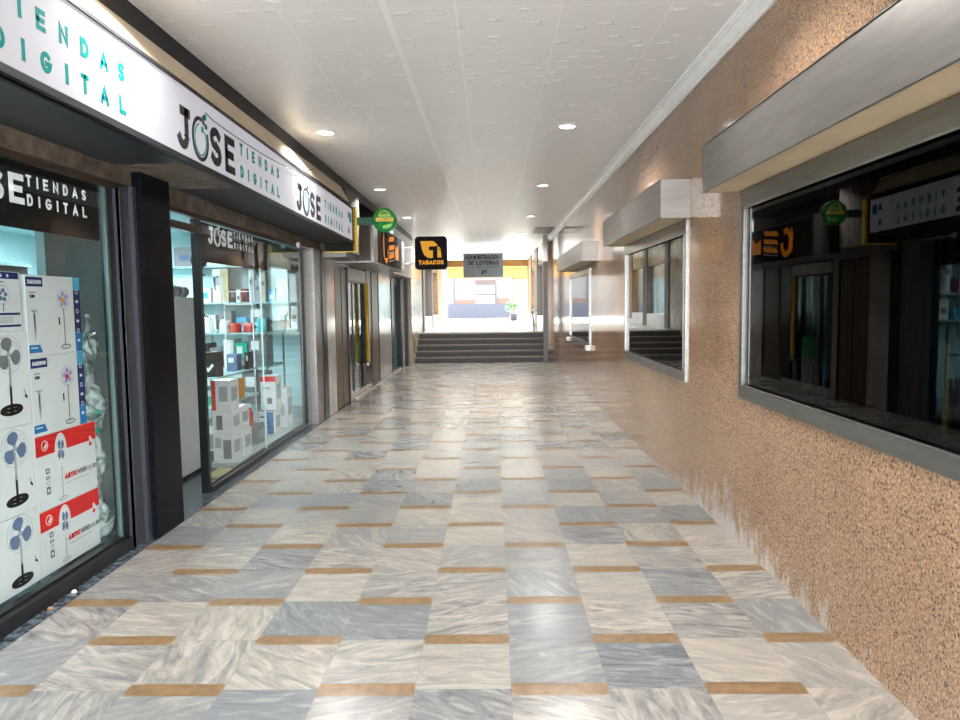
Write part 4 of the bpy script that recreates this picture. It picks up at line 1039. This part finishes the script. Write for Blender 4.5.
# potted shrub
pt = thing('potted_shrub', 'leafy green shrub in a dark pot at the far street side', 'plant', (1.0, 34.0, ZL))
MB().lathe([(0, 0), (.16, 0), (.21, .30), (.23, .32), (.20, .33), (0, .31)], (1.0, 34.0, ZL), 20).build('pot', 'pot', pt)
rnd = random.Random(2); mb = MB()
for k in range(260):
    a, b = rnd.uniform(0, 2 * PI), rnd.uniform(-.4, 1.2); q = rnd.uniform(.10, .40)
    c = Vector((1.0 + q * math.cos(a) * math.cos(b), 34.0 + q * math.sin(a) * math.cos(b), ZL + .55 + q * 1.1 * math.sin(b)))
    d = Vector((math.cos(a), math.sin(a), rnd.uniform(-.3, .8))).normalized(); e = d.cross(Vector((0, 0, 1))).normalized() * .04; l = d * .13
    mb.add([c - e, c + e, c + l + e * .3, c + l - e * .3], [(0, 1, 2, 3)])
mb.build('foliage', 'leaf', pt)
MB().tube([(1.0, 34.0, ZL + .3), (1.0, 34.0, ZL + .6)], .02, 6).build('stem', 'wood_dark', pt)
# bits of litter on the kerb
for (x, y, lab) in ((-2.375, 3.93, 'small white crumb of litter on the dark kerb by the near window'), (-2.37, 3.70, 'small tan scrap lying on the dark kerb left of the white crumb')):
    mb = MB(); mb.lathe([(0, 0), (.014, .002), (.012, .012), (0, .018)], (x, y, .004), 7)
    solo(mb, 'litter', 'debris' if x < -2.372 else 'wood_brown', lab, 'litter', (x, y, .004))

# ================================================================== GOODS IN THE ELECTRONICS SHOP
# display cabinet beside the doorway (its white side faces out)
cb = thing('display_cabinet', 'white panelled cabinet side standing inside the shop doorway', 'cabinet', (-3.1, 6.5, 0))
MB().box(-3.35, 5.95, .03, -2.87, 7.02, 1.69).build('body', 'cabinet_white', cb, bevel=.004)
MB().box(-3.34, 5.96, 0, -2.86, 7.01, .03).build('plinth', 'black_metal', cb)
solo(MB().box(-3.05, 6.42, 1.69, -2.93, 6.62, 1.78), 'small_box', 'blue_plastic', 'small blue box on top of the white cabinet in the doorway', 'box', (-3, 6.5, 1.69), bevel=.004)
solo(MB().box(-3.06, 6.25, 1.69, -2.90, 6.40, 1.74), 'small_box', 'plastic_black', 'flat black box beside the blue box on the white cabinet', 'box', (-3, 6.3, 1.69), bevel=.004)
def roll(x, y, z, rr, w, lab):
    t = thing('rolled_mat', lab, 'roll', (x, y, z)); mb = MB()
    mb.tube([(x, y - w / 2, z + rr), (x, y + w / 2, z + rr)], rr, 20); mb.build('roll', 'plastic_grey', t)
    mb = MB()
    for k in (.8, .55, .3): mb.lathe([(rr * k, y - w / 2 - .001 - y), (rr * k, y - w / 2 - .004 - y), (rr * (k - .06), -w / 2 - .004), (rr * (k - .06), -w / 2 - .001)], (x, y, z + rr), 20, axis='y')
    mb.build('spiral_end', 'steel_dark', t)
roll(-2.97, 6.68, 1.69, .06, .12, 'dark grey rolled mat on the white cabinet, nearer one')
roll(-2.96, 6.88, 1.69, .055, .12, 'grey rolled mat on the white cabinet, farther one')

# shelves on the end wall of the shop, facing the street window
def shelf(name, x0, x1, y0, y1, z, lab, mat_='shelf_glass'):
    t = thing(name, lab, 'shelf', ((x0 + x1) / 2, (y0 + y1) / 2, z)); MB().box(x0, y0, z - .022, x1, y1, z).build('board', mat_, t)
    mb = MB(); n = max(2, int((x1 - x0) / .8) + 1)
    for k in range(n):
        xx = x0 + .05 + (x1 - x0 - .1) * k / (n - 1); mb = MB(); mb.prism([(0, 0), (0, -.16), (-(y1 - y0) * .8, -.02), (-(y1 - y0) * .8, 0)], (xx, y1, z - .022), (0, 1, 0), (0, 0, 1), (1, 0, 0), .015); mb.build('bracket', 'steel', t)
YE = 11.5
shelf('wall_shelf', -5.6, -2.7, YE - .34, YE - .001, 1.66, 'wall shelf at eye height on the shop end wall')
shelf('wall_shelf', -5.6, -2.7, YE - .34, YE - .001, 2.22, 'highest wall shelf on the shop end wall')
shelf('wall_shelf', -5.6, -2.7, YE - .34, YE - .001, 1.25, 'lower wall shelf on the shop end wall')
def goods_box(x0, x1, y, z0, h, d, m_, lab, face=None, group=None, name='appliance_box'):
    """upright packaging whose printed front looks to -y"""
    t = thing(name, lab, 'box', ((x0 + x1) / 2, y, z0), group)
    MB().box(x0, y, z0, x1, y + d, z0 + h).build('carton', m_, t, bevel=.002)
    if face:
        for (mm, a, b, c, e) in face:
            mb = MB(); w = x1 - x0; rect(mb, (x0, y - .0001, z0), XU, ZV, YN, a * w, b * h, c * w, e * h, .0015); q = mb.build('print', mm, t); q['label'] = mm.replace('ink_', '').replace('_', ' ') + ' printed patch'
    return t
ye = YE - .30
G1 = 'goods on the eye height end wall shelf'
goods_box(-4.53, -4.36, ye, 1.66, .23, .2, 'carton_white', 'white box with a pale blue mark, leftmost on the eye height shelf', [('ink_sky', .25, .3, .75, .7)], G1)
goods_box(-4.32, -4.20, ye, 1.66, .52, .2, 'carton_white', 'tall white box at the left of the eye height shelf', [('ink_lightgrey', .1, .5, .9, .8)], G1)
goods_box(-4.195, -4.08, ye, 1.66, .53, .2, 'beige_box', 'tall cream yellow box beside the tall white box', [('yellow_mat', .2, .1, .8, .9)], G1)
goods_box(-4.06, -3.975, ye, 1.66, .20, .2, 'plastic_black', 'black box on the eye height shelf left of the maroon box', [('ink_grey', .2, .4, .8, .7)], G1)
goods_box(-3.965, -3.895, ye, 1.66, .20, .2, 'carton_white', 'narrow white box between the black and maroon boxes', [('ink_grey', .2, .2, .8, .5)], G1)
goods_box(-3.885, -3.79, ye, 1.66, .21, .2, 'maroon', 'maroon box on the eye height shelf', [('ink_black', .2, .1, .8, .4)], G1)
for k, (a, b, h, m_, nm) in enumerate(((-3.76, -3.68, .5, 'carton_white', 'tall white pack beside the maroon box'), (-3.67, -3.59, .34, 'ink_lightgrey', 'pale grey pack with a dark label in the shelf middle'), (-3.58, -3.50, .46, 'beige_box', 'tall beige pack in the shelf middle'))):
    goods_box(a, b, ye, 1.66, h, .15, m_, nm + ' on the end wall', [('ink_grey', .2, .55, .8, .7)], G1)
goods_box(-3.46, -3.36, ye, 1.66, .22, .2, 'ink_sky', 'sky blue and white box on the eye height shelf', [('ink_white', .2, .2, .8, .5), ('ink_navy', .3, .75, .7, .9)], G1)
goods_box(-3.33, -3.15, ye, 1.66, .36, .2, 'beige_box', 'wide beige carton near the right end of the eye height shelf', [('ink_white', .15, .3, .6, .7)], G1)
goods_box(-3.13, -3.02, ye, 1.66, .40, .2, 'carton_white', 'white carton at the right end of the eye height shelf', None, G1)
G2 = 'goods on the lower end wall shelf'
for k, (a, b, h, m_, nm) in enumerate(((-4.5, -4.3, .22, 'carton_white', 'low white box leftmost'), (-4.25, -4.05, .28, 'plastic_grey', 'grey box second'), (-3.98, -3.82, .18, 'ink_sky', 'sky blue box third'), (-3.75, -3.6, .3, 'carton_white', 'tall white box mid shelf'),
        (-3.33, -3.15, .34, 'beige_box', 'beige box right of middle'), (-3.12, -3.02, .34, 'carton_white', 'white box rightmost'))):
    goods_box(a, b, ye, 1.25, h, .2, m_, nm + ' on the lower end wall shelf', [('ink_grey', .2, .3, .8, .6)], G2)
G3 = 'boxes on the highest end wall shelf'
for k, (a, b, h, m_, nm) in enumerate(((-4.9, -4.5, .3, 'plastic_grey', 'wide grey box leftmost'), (-4.4, -4.1, .24, 'carton_white', 'white box second'), (-3.95, -3.7, .3, 'beige_box', 'beige box in the middle'), (-3.6, -3.3, .22, 'carton_white', 'low white box'), (-3.2, -2.9, .3, 'ink_lightgrey', 'pale grey box rightmost'))):
    goods_box(a, b, ye, 2.22, h, .22, m_, nm + ' on the highest end wall shelf', [('ink_steelblue', .2, .3, .8, .6)], G3)

# long counter shelves running parallel to the glass
def unit(name, x0, x1, y0, y1, levels, lab):
    t = thing(name, lab, 'shelf unit', ((x0 + x1) / 2, (y0 + y1) / 2, 0))
    for z in levels: MB().box(x0, y0, z - .02, x1, y1, z).build('shelf_board', 'shelf_glass', t)
    for (a, b) in ((x0, y0), (x1 - .02, y0), (x0, y1 - .02), (x1 - .02, y1 - .02)): MB().box(a, b, 0, a + .02, b + .02, levels[-1] + .01).build('upright', 'steel', t)
    return t
unit('shelving_unit', -3.80, -2.82, 9.0, 9.75, (.35, .84, 1.27), 'glass shelving unit across the far window carrying kettles and pots')
def turned(name, lab, prof_, x, y, z, m_, cat, handle=None, spout=None, knob=None, group=None):
    t = thing(name, lab, cat, (x, y, z), group); MB().lathe(prof_, (x, y, z), 22).build('body', m_, t)
    if handle: MB().tube([(x + a, y, z + b) for a, b in handle], .009, 8).build('handle', 'plastic_black', t)
    if spout: MB().tube([(x + a, y, z + b) for a, b in spout], [.016, .010], 8).build('spout', m_, t)
    if knob: MB().lathe([(0, 0), (.012, .0), (.016, .012), (.010, .022), (0, .024)], (x, y, z + knob), 12).build('lid_knob', 'plastic_black', t)
    return t
KET = [(0, 0), (.075, 0), (.078, .02), (.066, .12), (.052, .18), (.040, .195), (0, .20)]
HND = [(-.055, .17), (-.10, .18), (-.115, .12), (-.10, .05), (-.07, .03)]
turned('kettle', 'white electric kettle with a black handle next to the iron', KET, -3.60, 9.12, 1.27, 'plastic_white', 'kettle', HND, [(.05, .14), (.085, .175)], .2)
turned('kettle', 'smaller white kettle right of the white kettle', [(a * .85, b * .85) for a, b in KET], -3.40, 9.14, 1.27, 'plastic_white', 'kettle', [(a * .85, b * .85) for a, b in HND], [(.04, .12), (.07, .15)], .17)
POT = [(0, 0), (.068, 0), (.074, .01), (.075, .09), (.079, .095), (.05, .115), (0, .125)]
turned('cooking_pot', 'bright red cooking pot with lid, left of two', POT, -3.25, 9.12, 1.27, 'plastic_red', 'pot', [(-.07, .07), (-.095, .075), (-.095, .06), (-.07, .055)], None, .12)
turned('cooking_pot', 'bright red cooking pot with lid, right of two', POT, -3.075, 9.12, 1.27, 'plastic_red', 'pot', [(.07, .07), (.095, .075), (.095, .06), (.07, .055)], None, .12)
turned('canister', 'turquoise canister with a dark lid beside the red pots', [(0, 0), (.055, 0), (.06, .01), (.06, .16), (.05, .175), (0, .18)], -2.915, 9.12, 1.27, 'turquoise', 'canister', None, None, .18)
turned('coffee_pot', 'dark coffee pot standing behind the turquoise canister', [(0, 0), (.05, 0), (.052, .01), (.036, .08), (.045, .13), (.03, .15), (0, .155)], -2.93, 9.45, 1.27, 'plastic_black', 'pot', [(-.03, .13), (-.07, .12), (-.065, .04), (-.035, .05)], [(.03, .10), (.055, .13)], .155)
# steam iron standing on its heel
ir = thing('steam_iron', 'purple grey steam iron standing upright beside the kettles', 'iron', (-3.73, 9.37, 1.27))
MB().prism([(-.055, 0), (.055, 0), (.058, .08), (.035, .18), (0, .235), (-.035, .18), (-.058, .08)], (-3.73, 9.35, 1.27), XU, ZV, (0, 1, 0), .02).build('soleplate', 'steel_bright', ir)
MB().prism([(-.05, 0), (.05, 0), (.05, .08), (.03, .17), (0, .22), (-.03, .17), (-.05, .08)], (-3.73, 9.37, 1.27), XU, ZV, (0, 1, 0), .05).build('body', 'purple_grey', ir, bevel=.01)
MB().tube([(-3.73, 9.42, 1.46), (-3.73, 9.475, 1.44), (-3.73, 9.48, 1.34), (-3.73, 9.42, 1.30)], .014, 10).build('handle', 'plastic_black', ir)
G4 = 'cartons on the lower boards of the glass unit'
for (x0, x1, z, h, m_, lab) in ((-3.78, -3.60, .84, .30, 'plastic_black', 'black carton leftmost on the middle board'), (-3.58, -3.42, .84, .24, 'plastic_grey', 'grey carton second on the middle board'), (-3.40, -3.27, .84, .34, 'carton_white', 'white carton in the centre of the middle board'),
        (-3.25, -3.10, .84, .30, 'teal_green', 'teal carton right of centre on the middle board'), (-3.08, -2.86, .84, .38, 'plastic_grey', 'tall grey carton rightmost on the middle board'),
        (-3.78, -3.5, .35, .36, 'carton_white', 'white carton leftmost on the lowest board'), (-3.47, -3.22, .35, .30, 'carton_white', 'white carton centre of the lowest board'), (-3.18, -2.88, .35, .42, 'plastic_grey', 'grey carton rightmost on the lowest board')):
    goods_box(x0, x1, 9.08, z, h, .3, m_, lab, [('ink_white', .15, .55, .6, .85), ('ink_grey', .2, .15, .8, .4)], G4)

# lower counter nearer the glass with dark packs
unit('counter_unit', -3.45, -2.86, 7.5, 8.75, (.10, .55, .86), 'low glass counter behind the far window pane')
G5 = 'packs on the low glass counter'
for (x0, x1, y, z, h, m_, lab) in ((-3.10, -2.90, 7.56, .86, .26, 'plastic_black', 'black speaker box with a pale diamond mark on the low counter'), (-3.38, -3.14, 7.6, .86, .16, 'plastic_grey', 'low grey pack at the back of the low counter'),
        (-3.30, -3.12, 8.1, .86, .22, 'carton_white', 'white pack further along the low counter'), (-3.06, -2.94, 8.25, .86, .19, 'ink_steelblue', 'steel blue pack further along the low counter'), (-2.92, -2.87, 8.45, .86, .20, 'plastic_black', 'slim black pack at the far end of the low counter'),
        (-3.12, -2.90, 7.56, .10, .30, 'plastic_grey', 'grey pack on the bottom board of the low counter'), (-3.12, -2.90, 8.1, .10, .36, 'carton_white', 'white pack on the bottom board of the low counter'), (-3.1, -2.9, 7.6, .55, .2, 'teal_green', 'teal pack under the black speaker box'), (-3.1, -2.9, 8.2, .55, .22, 'ink_orange', 'orange pack under the steel blue pack')):
    g_ = goods_box(x0, x1, y, z, h, .16, m_, lab, None, G5)
    mb = MB()
    if 'diamond' in lab: mb.prism([(.05, .10), (.10, .05), (.16, .12), (.14, .14), (.10, .09), (.07, .12)], (x0, y, z), XU, ZV, YN, .002)
    else: rect(mb, (x0, y, z), XU, ZV, YN, .02, h * .5, (x1 - x0) * .7, h * .8, .002)
    mb.build('print', 'ink_white', g_)['label'] = 'white printing'
# curved dark pillow like bag on counter top
solo(MB().lathe([(0, 0), (.10, .01), (.13, .04), (.10, .075), (0, .085)], (-3.02, 8.62, .86), 20, sx=1, sy=.6), 'travel_cushion', 'plastic_grey', 'rounded dark grey cushion at the far end of the low counter', 'cushion', (-3.02, 8.62, .86))

# floor display just behind the glass
pl_ = solo(MB().box(-2.81, 7.06, .0, -2.52, 9.5, .055), 'display_platform', 'cabinet_white', 'low white display platform on the floor behind the far window', 'platform', (-2.7, 8, 0))
G6 = 'white appliance boxes on the window platform'
rows = ((-2.80, -2.60, 7.10, .055, .27, 'carton_white', 'white box with a grey picture, lowest and nearest on the window platform', (('ink_grey', .5, .1, .9, .8), ('ink_lightgrey', .1, .5, .4, .9))),
        (-2.80, -2.60, 7.10, .326, .24, 'carton_white', 'white box on top of the lowest nearest box', (('ink_grey', .2, .2, .5, .8),)),
        (-2.80, -2.61, 7.10, .568, .30, 'carton_white', 'white box with a red edge, topmost of the nearest stack', (('ink_red', 0, .0, .22, 1), ('ink_lightgrey', .4, .3, .85, .8))),
        (-2.80, -2.58, 7.36, .055, .27, 'carton_white', 'white appliance box at the foot of the second stack', (('ink_steelblue', .5, .15, .9, .7), ('ink_grey', .1, .7, .45, .9))),
        (-2.80, -2.60, 7.36, .326, .24, 'carton_white', 'white appliance box on top of the second stack', (('ink_grey', .55, .15, .85, .85),)),
        (-2.80, -2.60, 8.50, .055, .31, 'carton_white', 'white and blue box under the red topped box', (('ink_blue', .52, .08, .92, .92), ('ink_grey', .10, .10, .42, .55), ('ink_navy', .1, .7, .42, .76), ('ink_navy', .0, .96, 1, 1))),
        (-2.76, -2.58, 8.50, .367, .40, 'carton_white', 'tall white box with red top standing on the blue box', (('ink_red', 0, .84, 1, 1), ('ink_lightgrey', .1, .62, .6, .68), ('ink_grey', .42, .18, .75, .36))),
        (-2.80, -2.62, 9.1, .055, .5, 'carton_white', 'white box farthest on the window platform', (('ink_lightgrey', .2, .3, .8, .6),)),
        (-2.80, -2.63, 7.95, .055, .21, 'plastic_grey', 'low dark grey box in the middle of the window platform', (('ink_grey', .2, .3, .8, .6),)))
for (x0, x1, y, z, h, m_, lab, fc) in rows: 
    t_ = goods_box(x0, x1, y, z, h, .24, m_, lab, fc, G6)
    mb = MB(); rect(mb, (x1, y, z), YU, ZV, XN, .03, h * .3, .20, h * .75, .0015); mb.build('side_print', 'ink_lightgrey', t_)
bt = thing('spray_bottle', 'small red bottle standing on the dark grey platform box', 'bottle', (-2.74, 8.02, .265))
MB().lathe([(0, 0), (.035, 0), (.038, .01), (.038, .13), (.018, .18), (.014, .2), (0, .2)], (-2.74, 8.04, .265), 18).build('body', 'plastic_red', bt)
MB().lathe([(0, .2), (.016, .2), (.016, .235), (0, .24)], (-2.74, 8.04, .265), 14).build('cap', 'ink_white', bt)
solo(MB().box(-2.72, 6.62, .0, -2.53, 7.02, .012), 'door_mat', 'yellow_mat', 'yellowish mat on the floor behind the near corner of the far window', 'mat', (-2.62, 6.8, 0))
# clothes airer style white rack
wr = thing('wire_rack', 'white tubular rack rising behind the far window', 'rack', (-3.15, 8.9, 0))
MB().tube([(-3.30, 8.9, 0), (-3.30, 8.9, 1.95), (-2.95, 8.9, 1.95), (-2.95, 8.9, 0)], .008, 8).build('frame', 'white_paint', wr)
for z in (1.62, 1.78): MB().tube([(-3.30, 8.9, z), (-2.95, 8.9, z)], .008, 6).build('crossbar', 'white_paint', wr)
# near window background: things seen above the cartons
shelf('wall_shelf', -4.33, -3.95, 4.95, 6.2, 1.98, 'narrow shelf on the teal board behind the near window', 'shelf_glass')
goods_box(-4.25, -4.0, 5.1, 1.98, .16, .3, 'plastic_black', 'black appliance on the narrow shelf behind the near window', [('ink_orange', .1, .5, .6, .9)], None)
goods_box(-4.25, -4.02, 5.6, 1.98, .2, .25, 'teal_green', 'teal green pack on the narrow shelf behind the near window', [('ink_white', .2, .2, .8, .6)], None)
# black wall speaker and shelf seen through the doorway
shelf('wall_shelf', -4.1, -3.4, 8.95, 9.0, 1.98, 'slim shelf seen through the top of the doorway', 'shelf_glass')
sp_ = thing('desk_fan', 'small black desk fan on the slim shelf seen through the doorway', 'fan', (-3.62, 8.9, 1.98))
MB().lathe([(0, 0), (.07, 0), (.07, .015), (.012, .03), (.012, .14), (0, .14)], (-3.62, 8.97, 1.98), 16).build('base', 'plastic_black', sp_)
MB().lathe([(.10, -.02), (.11, 0), (.10, .02), (.09, .02), (.09, -.02)], (-3.62, 8.97, 2.18), 24, axis='y').build('guard', 'plastic_black', sp_)
